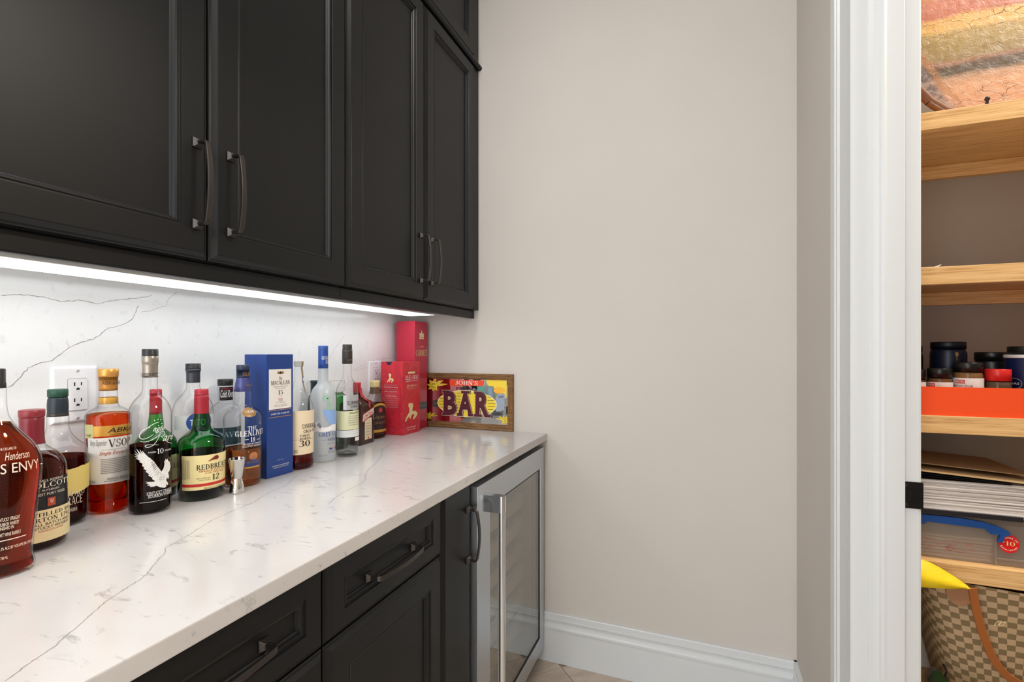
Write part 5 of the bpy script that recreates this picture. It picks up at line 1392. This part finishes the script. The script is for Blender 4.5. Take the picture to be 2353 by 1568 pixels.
# BAR in slab letters: cream edge, dark shadow, maroon face
SER = {'B': [(0.1710, 0.208)], 'A': [(0.256, 0.304)], 'R': [(0.325, 0.362)]}
for dx, mm, bold, gx in ((0.0022, M_NVY, 0.075, 0.0030), (0.0, P('cream_edge', 'e9c9b0', .4), 0.075, 0.0028), (0.0, M_MAR2, 0.045, 0.0012), (0.0, M_MAR, 0.012, -0.0012)):
    for ch, x0, x1 in (('B', 0.1790, 0.2400), ('A', 0.2490, 0.3180), ('R', 0.3330, 0.3960)):
        stx(ch, mm, x0 - gx + dx, x1 + gx + dx, 0.9685 - gx, 1.0730 + gx * 0.6, bold)
    for (a, b, z, w) in ((0.1705, 0.205, 1.0655, 0.0085), (0.1705, 0.205, 0.9680, 0.0085), (0.263, 0.305, 1.0655, 0.0085), (0.2435, 0.2705, 0.9680, 0.0085), (0.2965, 0.3235, 0.9680, 0.0085), (0.3245, 0.359, 1.0655, 0.0085), (0.3245, 0.364, 0.9680, 0.0085), (0.379, 0.4045, 0.9680, 0.0085)):
        sp([(a - gx + dx, z - gx), (b + gx + dx, z - gx), (b + gx - 0.003 + dx, z + w / 2), (b + gx + dx, z + w + gx), (a - gx + dx, z + w + gx), (a - gx + 0.003 + dx, z + w / 2)], mm, 'lettering')

# ------------------------------------------------------------------ pantry shelves and what stands on them
YS = 1.31
SH = [1.7665, 1.4300, 1.1085, 0.7930, 0.4300]
for i, zt in enumerate(SH):
    lab = ('oak pantry shelf with the weathered board, topmost', 'empty oak pantry shelf, second from the top', 'oak pantry shelf under the orange tray', 'oak pantry shelf under the papers and clear box', 'oak pantry shelf below the tote bag')[i]
    t = thing('pantry_shelf', lab, 'shelf', (WP + 0.001, YS, zt - 0.038), 0, 'oak pantry shelves')
    MB().box(0, 1.31, 0.0, 0.019, 0, 0.038, 0.0012).build('edge_strip', M_OAK, t)
    MB().box(0, 1.31, 0.0192, PB - YS - 0.0005, 0.012, 0.0378).build('board', M_OAK, t)
    MB().box(0, 1.31, PB - YS - 0.0195, PB - YS - 0.0005, -0.022, 0.0115, 0.001).build('cleat', M_OAK, t)

# weathered board
def weathered():
    m = P('weathered_painted_wood', 'b0855a', .42, spec=.5)
    n, l, b = nodes(m)
    def math_(op, a, c=None, d=None):
        q = n.new('ShaderNodeMath'); q.operation = op
        for i, v in enumerate((a, c, d)):
            if v is None: continue
            if isinstance(v, (int, float)): q.inputs[i].default_value = v
            else: l.new(v, q.inputs[i])
        return q.outputs[0]
    def rng(v, a, c, d, e):
        q = n.new('ShaderNodeMapRange')
        for i, x in enumerate((a, c, d, e)): q.inputs[i + 1].default_value = x
        l.new(v, q.inputs[0])
        return q.outputs[0]
    sep = n.new('ShaderNodeSeparateXYZ'); l.new(coords(m), sep.inputs[0])
    X, Z = sep.outputs['X'], sep.outputs['Z']
    w = noise(m, 6, 5, coords(m, (1, 1, 2.5)), 0.6, 0.4)
    zz = math_('MULTIPLY_ADD', w, 0.036, Z)
    c = ramp(m, rng(zz, 0.018, 0.318, 0.0, 1.0), [(0.0, 'c08a66'), (0.24, 'cb956e'), (0.31, 'b58a6a'), (0.345, '54432f'), (0.40, '5c4632'), (0.435, '94684c'), (0.47, '8f7446'), (0.60, '9b8148'), (0.67, 'a88a4e'), (0.71, 'cfa35c'), (0.79, 'cc9c58'), (0.82, 'b4684e'), (0.93, 'c07860'), (1.0, 'b88458')])
    edge_ = math_('MULTIPLY_ADD', Z, 0.47, math_('ADD', X, -0.104))
    edge_ = math_('MULTIPLY_ADD', w, 0.02, math_('ADD', edge_, -0.010))
    grain = noise(m, 60, 6, coords(m, (1, 1, 1)), 0.7, 0.6)
    dark = mixc(m, rng(grain, 0.42, 0.62, 0.0, 1.0), '4a4042', '9c8478')
    c = mixc(m, rng(edge_, -0.012, 0.004, 0.9, 0.0), c, dark)
    strip = math_('MULTIPLY', rng(edge_, -0.004, 0.002, 0.0, 1.0), rng(edge_, 0.010, 0.016, 1.0, 0.0))
    c = mixc(m, math_('MULTIPLY', strip, 0.7), c, 'a9744a')
    vo = n.new('ShaderNodeTexVoronoi'); vo.feature = 'DISTANCE_TO_EDGE'; vo.inputs['Scale'].default_value = 26
    wob = n.new('ShaderNodeVectorMath'); wob.operation = 'MULTIPLY_ADD'
    nz = n.new('ShaderNodeTexNoise'); nz.inputs['Scale'].default_value = 40; nz.inputs['Detail'].default_value = 4
    l.new(coords(m), nz.inputs['Vector'])
    l.new(nz.outputs['Color'], wob.inputs[0]); wob.inputs[1].default_value = (0.03, 0.03, 0.03); l.new(coords(m, (0.7, 1, 1.6)), wob.inputs[2])
    l.new(wob.outputs[0], vo.inputs['Vector'])
    crack = math_('MULTIPLY', rng(vo.outputs['Distance'], 0.0, 0.022, 1.0, 0.0), rng(noise(m, 12, 3, coords(m)), 0.5, 0.62, 0.0, 0.85))
    c = mixc(m, crack, c, '3d2c1e')
    flake = rng(noise(m, 120, 5, coords(m, (0.8, 1, 1.2)), 0.7), 0.52, 0.68, 0.0, 0.45)
    setcol(m, mixc(m, flake, c, '6b5238'))
    h = math_('SUBTRACT', grain, math_('MULTIPLY', crack, 0.6))
    bump(m, h, 0.5, 0.003)
    return m
t = thing('weathered_board', 'weathered board of pink, gold and brown bands leaning on the top pantry shelf', 'board', (1.664, 1.357, SH[0] + 0.0005))
t.rotation_euler = (R(-6), 0, 0)
bp = [(0.112, 0.0), (0.62, 0.0), (0.62, 0.42), (0.03, 0.42), (0.012, 0.30), (0.014, 0.16), (0.030, 0.075), (0.052, 0.040), (0.080, 0.012)]
ins = lambda k: [(x + (0.3 - x) * k, z + (0.21 - z) * k) for x, z in bp]
MB().prism(bp, 0.004, 0.022, lambda x, z, y: (x, y, z)).build('panel', weathered(), t)
edge = MB()
out = bp[-6:] + [bp[0]]
for (a, b), (c, d) in zip(out, out[1:]):
    edge.tube([(a - 0.0005, 0.013, b + 0.0105), (c - 0.0005, 0.013, d + 0.0105)], 0.0105, seg=10)
edge.build('rim', P('worn_rim', '7a4c2c', .6), t)
t = thing('display_stand', 'small black stand foot holding up the weathered board', 'stand', (1.797, 1.330, SH[0] + 0.0004))
MB().box(-0.004, 0.004, 0.0, 0.016, 0, 0.003, 0.001).build('base', MATS['black_cap'], t)
MB().tube([(0, 0.003, 0.001), (0, 0.001, 0.010), (0, 0.0, 0.016)], 0.0028, seg=10).lathe([(0.001, 0.0125), (0.0042, 0.015), (0.0048, 0.018), (0.0036, 0.0215), (0.001, 0.023)], 14).build('peg', MATS['black_cap'], t)

tag(MB().box(1.642, 1.7085, 1.313, 1.40, SH[1] + 0.0002, SH[1] + 0.0008).add([(1.7085, 1.313, SH[1] + 0.0008), (1.7085, 1.40, SH[1] + 0.0008), (1.716, 1.40, SH[1] + 0.007), (1.714, 1.313, SH[1] + 0.006)], [(0, 1, 2, 3)]).build('paper_sheet', MATS['paper_white']), 'sheet of white paper with a curled end on the empty pantry shelf', 'paper')
t = thing('canister', 'white canister at the right frame edge on the empty pantry shelf', 'canister', (1.9895, 1.47, SH[1] + 0.0004))
MB().lathe([(0.044, 0.0), (0.046, 0.004), (0.046, 0.10), (0.043, 0.118)], 32).build('body', MATS['paper_white'], t)
MB().lathe([(0.041, 0.118), (0.041, 0.128), (0.039, 0.131)], 32).build('lid', MATS['paper_white'], t)

# orange tray with jars
t = thing('storage_tray', 'bright orange open tray full of jars on the pantry shelf', 'tray', (WP + 0.012, YS + 0.004, SH[2] + 0.0004))
tx, ty, th_ = 0.46, 0.255, 0.0615
mb = MB()
for a in ((0, tx, 0, 0.003, 0, th_), (0, tx, ty - 0.003, ty, 0, th_), (0, 0.003, 0.003, ty - 0.003, 0, th_), (tx - 0.003, tx, 0.003, ty - 0.003, 0, th_), (0.003, tx - 0.003, 0.003, ty - 0.003, 0, 0.003)):
    mb.box(*a)
mb.build('tray', P('orange_plastic', 'fb5524', .4), t)
ZB = SH[2] + 0.0040
def jar(name, label, x, y, r, h, lid_h, lidm, bodym, labm=None, fill=None, texts=(), lid_r=None, face=-128):
    t = thing(name, label, 'jar', (x, y, ZB), R(face), 'jars in the orange tray')
    lr = lid_r or r * 0.97
    body = [(r * 0.93, 0.0), (r, 0.003), (r, h - lid_h - 0.010), (r * 0.94, h - lid_h - 0.003), (lr * 0.93, h - lid_h)]
    MB().lathe(body, 36).build('glass' if fill else 'body', MATS[bodym] if isinstance(bodym, str) else bodym, t)
    if fill:
        MB().lathe([(r * 0.90, 0.002), (r * 0.965, 0.005), (r * 0.965, h - lid_h - 0.0105), (r * 0.905, h - lid_h - 0.0015)], 36).build('spice', fill, t)
    MB().lathe([(lr, h - lid_h), (lr, h - 0.0015), (lr - 0.0015, h)], 40).build('lid', lidm, t)
    f = lambda off: (lambda a, z: ((r + off) * math.cos(R(a)), (r + off) * math.sin(R(a)), z))
    if labm:
        z0, z1, m = labm
        V, F = [], []
        for i in range(25):
            a = -100 + i * 200 / 24
            V += [f(0.0004)(a, z0), f(0.0004)(a, z1)]
            if i: F.append((2 * i - 2, 2 * i, 2 * i + 1, 2 * i - 1))
        MB().add(V, F, True).build('label', m, t, False)
    for s_, a, b, z0, z1, mm, kind in texts:
        if kind == 'leaf':
            MB().add([f(0.0008)((a + b) / 2 + (b - a) / 2 * math.cos(R(q)), (z0 + z1) / 2 + (z1 - z0) / 2 * math.sin(R(q))) for q in range(0, 360, 30)], [tuple(range(12))], True).build('print', MATS[mm], t, False)
        elif kind == 'rect':
            MB().add([f(0.0008)(a + (b - a) * k / 6, z) for k in range(7) for z in (z0, z1)], [(2 * k, 2 * k + 2, 2 * k + 3, 2 * k + 1) for k in range(6)], True).build('print', MATS[mm], t, False)
        else:
            text_on('lettering', s_, MATS[mm], t, f(0.0011), a, b, z0, z1, 0, 0.0)
    return t
M_BLID = P('black_jar_lid', '141615', .3); M_NAVYT = P('navy_tin', '0f1730', .35, .2); M_SPB = P('ground_brown_spice', '8a5a36', .9); M_SPT = P('tan_spice', 'a87a48', .9); M_SPG = P('grey_brown_spice', '7a5f48', .9); M_RLID = P('red_jar_lid', 'dc2a26', .3)
bump(M_SPT, noise(M_SPT, 300, 3, coords(M_SPT)), 0.8, 0.002)
jar('spice_jar', 'black-lidded jar with a white label cut off by the door lining', 1.6800, 1.362, 0.0220, 0.094, 0.022, M_BLID, 'clear_plastic', (0.012, 0.066, MATS['paper_white']), M_SPB)
jar('spice_jar', 'black-lidded spice jar with a white label, in front of the navy tin', 1.7285, 1.364, 0.0225, 0.097, 0.021, M_BLID, 'clear_plastic', (0.012, 0.0665, MATS['paper_white']), M_SPB, [('', -38, -2, 0.048, 0.064, 'red_print', 'rect'), ('BADIA', -36, -4, 0.058, 0.063, 'paper_white', 'text')])
jar('spice_jar', 'wide black-lidded jar of tan rub with a red badge on its white label', 1.7785, 1.365, 0.0258, 0.1105, 0.0205, M_BLID, 'clear_plastic', (0.012, 0.0765, MATS['paper_white']), M_SPT,
    [('', -32, 6, 0.0645, 0.0725, 'red_print', 'rect'), ('BADIA', -29, 3, 0.0662, 0.0712, 'white_ink', 'text'), ('MOJO RUB', -40, 34, 0.0555, 0.0615, 'maroon', 'text')])
jar('spice_jar', 'red-lidded clear spice jar, right of the tan rub jar', 1.8285, 1.362, 0.0222, 0.0965, 0.0255, M_RLID, 'clear_plastic', None, M_SPG)
jar('tea_tin', 'navy tin with a tan leaf mark, behind the small spice jars', 1.776, 1.450, 0.0335, 0.1570, 0.017, P('navy_tin_lid', '0b0f1c', .4, .2), M_NAVYT, None, None, [('', 38, 49, 0.1225, 0.1335, 'bronze', 'leaf'), ('', 42, 45, 0.114, 0.1235, 'bronze', 'rect')])
jar('tea_tin', 'black tin half hidden at the left, behind the door lining', 1.6985, 1.455, 0.030, 0.148, 0.016, M_BLID, P('black_tin', '12131a', .4), None, None)
jar('storage_jar', 'black-lidded dark jar behind the red-lidded jar', 1.868, 1.476, 0.0320, 0.1330, 0.020, M_BLID, P('dark_jar', '15171b', .3), None, None)
t = jar('coffee_canister', 'large navy canister with a silver band and black lid, at the right of the tray', 1.893, 1.385, 0.0405, 0.1455, 0.018, M_BLID, P('navy_canister', '131f4a', .3, .2), None, None, [], 0.036)
MB().lathe([(0.0415, 0.1205), (0.0418, 0.1215), (0.0418, 0.1265), (0.0412, 0.1275)], 40).build('silver_band', P('silver_band', 'e6e4e4', .35, .2), t)
fcan = lambda a, z: (0.0411 * math.cos(R(a)), 0.0411 * math.sin(R(a)), z)
poly_on('emblem', ell_pts(-24, 0.0655, 20, 0.0125), MATS['grey_ink'], t, fcan)
poly_on('emblem', ell_pts(-24, 0.0655, 17, 0.0108), P('navy_emblem', '0e1738', .4), t, lambda a, z: (0.0415 * math.cos(R(a)), 0.0415 * math.sin(R(a)), z))
text_on('lettering', 'TEAS', MATS['white_ink'], t, lambda a, z: (0.0419 * math.cos(R(a)), 0.0419 * math.sin(R(a)), z), -38, -10, 0.0635, 0.0680)

# clear document box, tray, paper stack and folder on the shelf below
Z4 = SH[3] + 0.0004
t = thing('document_box', 'clear plastic document box with a blue handle and round red sticker', 'box', (1.646, 1.3340, Z4))
bw, bd, bh = 0.38, 0.26, 0.098
mb = MB()
for a in ((0, bw, 0, 0.002, 0, bh - 0.012), (0, bw, bd - 0.002, bd, 0, bh - 0.012), (0, 0.002, 0.002, bd - 0.002, 0, bh - 0.012), (bw - 0.002, bw, 0.002, bd - 0.002, 0, bh - 0.012), (0.002, bw - 0.002, 0.002, bd - 0.002, 0, 0.002)):
    mb.box(*a)
mb.box(0.164, 0.1675, -0.003, 0.0, 0, bh - 0.020)
mb.box(0.1675, bw, -0.003, 0.0, 0.014, 0.0165)
mb.build('tub', MATS['clear_box_plastic'], t)
MB().box(0, bw, 0, bd, bh - 0.012, bh, 0.002).build('lid', MATS['clear_box_plastic'], t)
hb_ = [(0.010, 0.062), (0.012, 0.078), (0.018, 0.090), (0.030, 0.0945), (0.110, 0.0945), (0.150, 0.0905), (0.178, 0.0825), (0.1905, 0.0755), (0.1925, 0.0690), (0.1880, 0.0655), (0.1845, 0.0660), (0.1805, 0.0515), (0.1720, 0.0515), (0.1775, 0.0665), (0.1610, 0.0670), (0.1560, 0.0715), (0.1530, 0.0765), (0.0520, 0.0800), (0.0480, 0.0740), (0.0280, 0.0730), (0.0235, 0.0690), (0.0220, 0.0610)]
MB().prism(hb_, -0.0085, -0.0006, lambda x, z, y: (x - 0.006, y, z)).build('handle', P('blue_plastic_handle', '1c4f98', .35), t)['label'] = 'blue carrying handle'
poly_on('label', ell_pts(0.1870, 0.0485, 0.0172, 0.0190), P('red_sticker', 'e01e18', .4), t, lambda x, z: (x, -0.0032, z))
text_on('lettering', '10', P('sticker_yellow', 'f6d79a', .4), t, lambda x, z: (x, -0.0036, z), 0.1810, 0.1965, 0.0445, 0.0540, 0, 0.0)
text_on('lettering', '#', MATS['white_ink'], t, lambda x, z: (x, -0.0036, z), 0.1765, 0.1795, 0.0500, 0.0535)
def arc_text(body, cx_, cz_, r, a0, a1, h, inward=False):
    n = len(body)
    for i, chh in enumerate(body):
        if chh == ' ':
            continue
        a = R(a0 + (a1 - a0) * i / (n - 1))
        px, pz = cx_ + r * math.cos(a), cz_ + r * math.sin(a) * 0.92
        rot = a - math.pi / 2 if not inward else a + math.pi / 2
        w_ = h * (0.16 if chh in 'il!' else 0.42 if chh in 'fr' else 0.66)
        hh = h if chh in 'Dfdlih!E' else h * 0.72
        cr, sr = math.cos(rot), math.sin(rot)
        text_on('lettering', chh, MATS['white_ink'], t, lambda x, z: (px + x * cr - z * sr, -0.0036, pz + x * sr + z * cr), -w_ / 2, w_ / 2, -hh / 2, hh / 2)
arc_text('Designed for', 0.1870, 0.0485, 0.0142, 160, 20, 0.0040)
arc_text('Envelopes!', 0.1870, 0.0485, 0.0142, 205, 335, 0.0040, True)
for i in range(7):
    o = MB().box(0.006, 0.160 + 0.002 * (i % 3), 0.006, 0.235, 0.003 + i * 0.0072, 0.003 + i * 0.0072 + 0.0045).build('envelope', P('envelope_paper', ('d8ccc0', 'd0bfb4', 'dcd2c8')[i % 3], .8), t)
sc_ = MB()
rnd = random.Random(11)
for i in range(60):
    x = 0.012 + rnd.random() * 0.115; z = 0.018 + rnd.random() * 0.024 - x * 0.02
    sc_.add([(x, -0.0003, z), (x + 0.006, -0.0003, z + rnd.uniform(-.003, .003)), (x + 0.006, -0.0003, z + 0.0009), (x, -0.0003, z + 0.0009)], [(0, 1, 2, 3)])
sc_.build('red_scribble_print', P('faded_red_print', 'b5706a', .7), t, False)
zt = Z4 + bh + 0.0005
t = thing('document_tray', 'shallow black tray lying on the clear box', 'tray', (1.643, 1.322, zt))
MB().box(0, 0.208, 0, 0.22, 0, 0.006, 0.001).build('base', P('black_tray', '1d1c20', .35), t)
MB().box(-0.0, 0.208, -0.002, 0.0, 0.001, 0.010).build('lip', P('black_tray_lip', '25242a', .3), t)
zt += 0.0064
t = thing('paper_stack', 'thick stack of white papers between the black tray and the folder', 'papers', (1.643, 1.325, zt))
zz = 0.0
for i in range(24):
    th2 = (0.0022, 0.0030, 0.0036, 0.0026)[i % 4]
    o = MB().box(0 + rnd.uniform(0, .003), 0.262 + rnd.uniform(-.004, .012), rnd.uniform(-0.0025, .002), 0.216 + rnd.uniform(-.003, .003), zz, zz + th2 - 0.0004).build('sheet', P('sheet_paper', ('e2dad6', 'd5ccc6', 'ece6e2', 'c8beb8')[(i * 7) % 4], .8), t)
    o.rotation_euler = (0, 0, R(rnd.uniform(-0.6, 0.6)))
    zz += th2
zt += zz + 0.0004
t = thing('folder', 'black folder lying on the stack of papers', 'folder', (1.643, 1.322, zt))
for k in range(3):
    MB().add([(0, 0, 0.001 + k * 0.006), (0.19, 0, 0.0002 + k * 0.0014), (0.19, 0.22, 0.0002 + k * 0.0014), (0, 0.22, 0.001 + k * 0.006), (0, 0, 0.0022 + k * 0.006), (0.19, 0, 0.0012 + k * 0.0014), (0.19, 0.22, 0.0012 + k * 0.0014), (0, 0.22, 0.0022 + k * 0.006)], [(0, 3, 2, 1), (4, 5, 6, 7), (0, 1, 5, 4), (1, 2, 6, 5), (2, 3, 7, 6), (3, 0, 4, 7)]).build('cover', P('black_folder', '111013', .4), t)
zt += 0.0005
t = thing('cardboard_folder', 'tan cardboard folder sloping open above the black folder', 'folder', (1.643, 1.319, zt + 0.016))
for dz, dy, cc in ((0.0, 0.0, 'c9a97c'), (0.012, 0.03, '9a7a58')):
    MB().add([(0, dy, dz + 0.003), (0.24, dy, dz - 0.0125), (0.24, 0.22, dz - 0.0125), (0, 0.22, dz + 0.003), (0, dy, dz + 0.005), (0.24, dy, dz - 0.0105), (0.24, 0.22, dz - 0.0105), (0, 0.22, dz + 0.005)],
             [(0, 3, 2, 1), (4, 5, 6, 7), (0, 1, 5, 4), (1, 2, 6, 5), (2, 3, 7, 6), (3, 0, 4, 7)]).build('flap', P('folder_card', cc, .8), t)

# ------------------------------------------------------------------ tote bag under the papers
def chequer():
    m = P('chequered_canvas', 'a08660', .6)
    n, l, b = nodes(m)
    uv = n.new('ShaderNodeUVMap')
    ck = n.new('ShaderNodeTexChecker'); ck.inputs['Scale'].default_value = 1.0
    l.new(uv.outputs[0], ck.inputs['Vector'])
    a = mixc(m, 0.0, 'c2a683', 'c2a683')
    l.new(a, ck.inputs['Color1'])
    ck.inputs['Color2'].default_value = lin('85704f')
    w = noise(m, 900, 2, coords(m))
    setcol(m, mixc(m, ramp(m, w, [(0.35, (0, 0, 0)), (0.7, (0.25, 0.25, 0.25))]), ck.outputs['Color'], '6b5a40'))
    bump(m, w, 0.3, 0.0005)
    return m
t = thing('tote_bag', 'beige chequered canvas tote bag with brown leather strap under the pantry shelf', 'bag', (1.850, 1.430, SH[4] + 0.0005))
nu, nv = 40, 18
V, F, UV = [], [], []
hgt = 0.3185
for j in range(nv + 1):
    q = j / nv
    hw = 0.090 + 0.072 * q
    hd = 0.085 + 0.030 * q
    for i in range(nu):
        a = 2 * math.pi * i / nu
        c, s = math.cos(a), math.sin(a)
        x = hw * (abs(c) ** 0.5) * (1 if c > 0 else -1)
        y = hd * (abs(s) ** 0.5) * (1 if s > 0 else -1)
        y += 0.006 * math.sin(x * 30 + q * 4) * (1 if s < 0 else 0) * q
        V.append((x + 0.035 * (1 - q) * 0, y, q * hgt))
me = bpy.data.meshes.new('body')
for j in range(nv):
    for i in range(nu):
        F.append((j * nu + i, j * nu + (i + 1) % nu, (j + 1) * nu + (i + 1) % nu, (j + 1) * nu + i))
F.append(tuple(reversed(range(nu))))
me.from_pydata(V, [], F)
per = [0.0]
for i in range(nu):
    a_, b_ = Vector(V[nv * nu + i]), Vector(V[nv * nu + (i + 1) % nu])
    per.append(per[-1] + (a_ - b_).length)
ul = me.uv_layers.new(name='UVMap')
for p in me.polygons:
    p.use_smooth = True
    for li in p.loop_indices:
        vi = me.loops[li].vertex_index
        i, j = vi % nu, vi // nu
        u = per[i]
        if len(p.vertices) == 4 and i == 0 and (nu - 1) in [v % nu for v in p.vertices]:
            u = per[nu]
        ul.data[li].uv = (u / 0.0172, j / nv * hgt / 0.0125)
me.materials.append(chequer())
o = bpy.data.objects.new('body', me); COL.objects.link(o); o.parent = t
M_LEA = P('brown_leather', 'a5602c', .45)
M_LEA2 = P('tan_leather_tab', 'a0724c', .5)
def front_y(x, q):
    hw = 0.090 + 0.072 * q
    hd = 0.085 + 0.030 * q
    c = min(1.0, (abs(x) / hw) ** 2)
    s = math.sqrt(max(0, 1 - c * c))
    return -hd * s ** 0.5
tabm = [(-0.106 + 0.0195 * math.cos(R(a)) * (1.0 + 0.06 * math.sin(R(a))), 0.2935 + 0.0215 * math.sin(R(a))) for a in range(0, 360, 15)]
MB().prism(tabm, 0.002, 0.006, lambda x, z, d: (x, front_y(x, 0.9) - 0.003 - d, z)).build('leather_tab', M_LEA2, t)
pth = [(-0.062, 0.318), (-0.056, 0.300), (-0.050, 0.275), (-0.044, 0.250), (-0.036, 0.225), (-0.027, 0.200), (-0.014, 0.176), (0.002, 0.158), (0.022, 0.147), (0.045, 0.146), (0.075, 0.156), (0.10, 0.172)]
MB().tube([(x, front_y(x, min(1, z / hgt)) - 0.013, z) for x, z in [(x - 0.026, z - 0.02 if z < 0.31 else z) for x, z in pth]], 0.0148, 0.0034, up=(1, 0, 0)).build('strap', M_LEA, t)
MB().tube([(0.074, front_y(0.09, 0.5) - 0.013, 0.142), (0.100, front_y(0.09, 0.6) - 0.012, 0.23), (0.112, front_y(0.09, 0.9) - 0.008, 0.314)], 0.0148, 0.0034, up=(1, 0, 0)).build('strap', M_LEA, t)
fm = lambda x, z: (x - 0.022, front_y(x - 0.022, (z - 0.022) / hgt) - 0.0035, z - 0.022)
em = []
for ox in (-0.0245, -0.0175):
    c4 = [(ox, 0.262), (ox + 0.0075, 0.266), (ox + 0.0115, 0.275), (ox + 0.004, 0.271)]
    for a, b in zip(c4, c4[1:] + c4[:1]):
        dx, dz = b[0] - a[0], b[1] - a[1]
        L = math.hypot(dx, dz); nx, nz = -dz / L * 0.0006, dx / L * 0.0006
        em.append([(a[0] - nx, a[1] - nz), (b[0] - nx, b[1] - nz), (b[0] + nx, b[1] + nz), (a[0] + nx, a[1] + nz)])
mb = MB()
for q in em:
    mb.add([fm(u, v) for u, v in q], [(0, 1, 2, 3)])
mb.build('emblem', MATS['paper_tan'], t, False)
cl = MB().prism([(-0.150, 0.088), (-0.138, 0.107), (-0.128, 0.110), (-0.108, 0.082), (-0.110, 0.066), (-0.148, 0.066)], -0.084, -0.070, lambda x, z, y: (x, y, z)).build('clasp', M_STEELV, t)
cl['label'] = 'steel clasp'
MB().tube([(-0.119, -0.078, 0.087), (-0.114, -0.079, 0.107), (-0.120, -0.080, 0.123)], 0.0022, seg=8).build('clasp_arm', MATS['black_cap'], cl)

# yellow brim on top of the tote
t = thing('sun_visor', 'bright yellow stiff visor brim lying on the tote under the oak shelf', 'visor', (1.683, 1.258, 0.7595))
M_YB = P('yellow_straw', 'fcdc1c', .5)
f_ = noise(M_YB, 4, 3, coords(M_YB, (3, 3, 160)), 0.5)
setcol(M_YB, ramp(M_YB, f_, [(0.3, 'f6cf10'), (0.7, 'ffe22a')]))
bump(M_YB, f_, 0.25, 0.001)
V, F = [], []
N = 20
for i in range(N + 1):
    s_ = i / N
    x = -0.075 + 0.137 * s_
    top = 0.046 * (1 - max(0.0, (s_ - 0.42) / 0.58) ** 1.25) if s_ > 0.42 else 0.046 + 0.004 * (0.42 - s_)
    for k, (yy, zz_) in enumerate(((-0.018 + 0.03 * s_ * s_, 0.0), (-0.010 + 0.03 * s_ * s_, top * 0.5 + 0.0005), (0.010 + 0.022 * s_ * s_, top + 0.001))):
        V += [(x, yy, zz_), (x, yy + 0.0022, zz_ + 0.0006)]
for i in range(N):
    a, b = i * 6, (i + 1) * 6
    F += [(a, b, b + 2, a + 2), (a + 2, b + 2, b + 4, a + 4), (a + 1, a + 3, b + 3, b + 1), (a + 3, a + 5, b + 5, b + 3), (a, a + 1, b + 1, b), (a + 4, b + 4, b + 5, a + 5)]
F += [(0, 2, 3, 1), (2, 4, 5, 3), (N * 6, N * 6 + 1, N * 6 + 3, N * 6 + 2), (N * 6 + 2, N * 6 + 3, N * 6 + 5, N * 6 + 4)]
br = MB().add(V, F, True)
br.build('brim', M_YB, t)
MB().add([(-0.06, 0.000, 0.0005), (0.02, 0.002, 0.0005), (0.02, 0.052, -0.0088), (-0.06, 0.052, -0.0088), (-0.06, 0.095, -0.0088), (0.02, 0.095, -0.0088)], [(0, 1, 2, 3), (3, 2, 5, 4)]).build('tab', M_YB, t)

# white paper bag left of the tote, with a steel clip
t = thing('paper_bag', 'plain white paper bag standing behind the chequered tote, left side', 'bag', (1.66, 1.556, SH[4] + 0.0005))
MB().box(0.0, 0.16, 0.0, 0.055, 0, 0.255, 0.002).build('body', MATS['paper_white'], t)

# green and black pouch and green strap in front of the tote
t = thing('pouch', 'black and green pouch at the foot of the chequered tote', 'pouch', (1.748, 1.262, SH[4] + 0.0005))
V, F = [], []
for sgn, nm, x0, x1, mm in ((0, 'body', -0.050, -0.014, 'black_cap'), (0, 'panel', -0.014, 0.024, None), (0, 'side', 0.024, 0.046, 'black_cap')):
    mb = MB()
    for k in range(9):
        pass
    prof_ = [(-0.022, 0.0), (-0.026, 0.06), (-0.018, 0.105), (-0.006, 0.121 + (0.003 if mm is None else 0)), (0.006, 0.120), (0.014, 0.09), (0.016, 0.0)]
    mb.prism(prof_, x0, x1, lambda y, z, x: (x, y, z - abs(x) * 0.16))
    mb.build(nm, MATS[mm] if mm else P('green_cloth', '2f7a30', .6), t)
t = thing('dog_leash', 'bright green webbing strap end in front of the tote, lower right', 'strap', (1.842, 1.230, SH[4] + 0.0005))
MB().tube([(0.070, 0.0, 0.0), (0.068, -0.004, 0.10), (0.060, -0.008, 0.1470), (0.040, -0.010, 0.1435), (-0.020, -0.010, 0.1270)], 0.012, 0.007, up=(0, -1, 0)).build('webbing', P('green_webbing', '2c8a34', .55), t)
MB().box(-0.027, -0.018, -0.016, -0.004, 0.117, 0.129, 0.002).build('buckle', MATS['black_cap'], t)
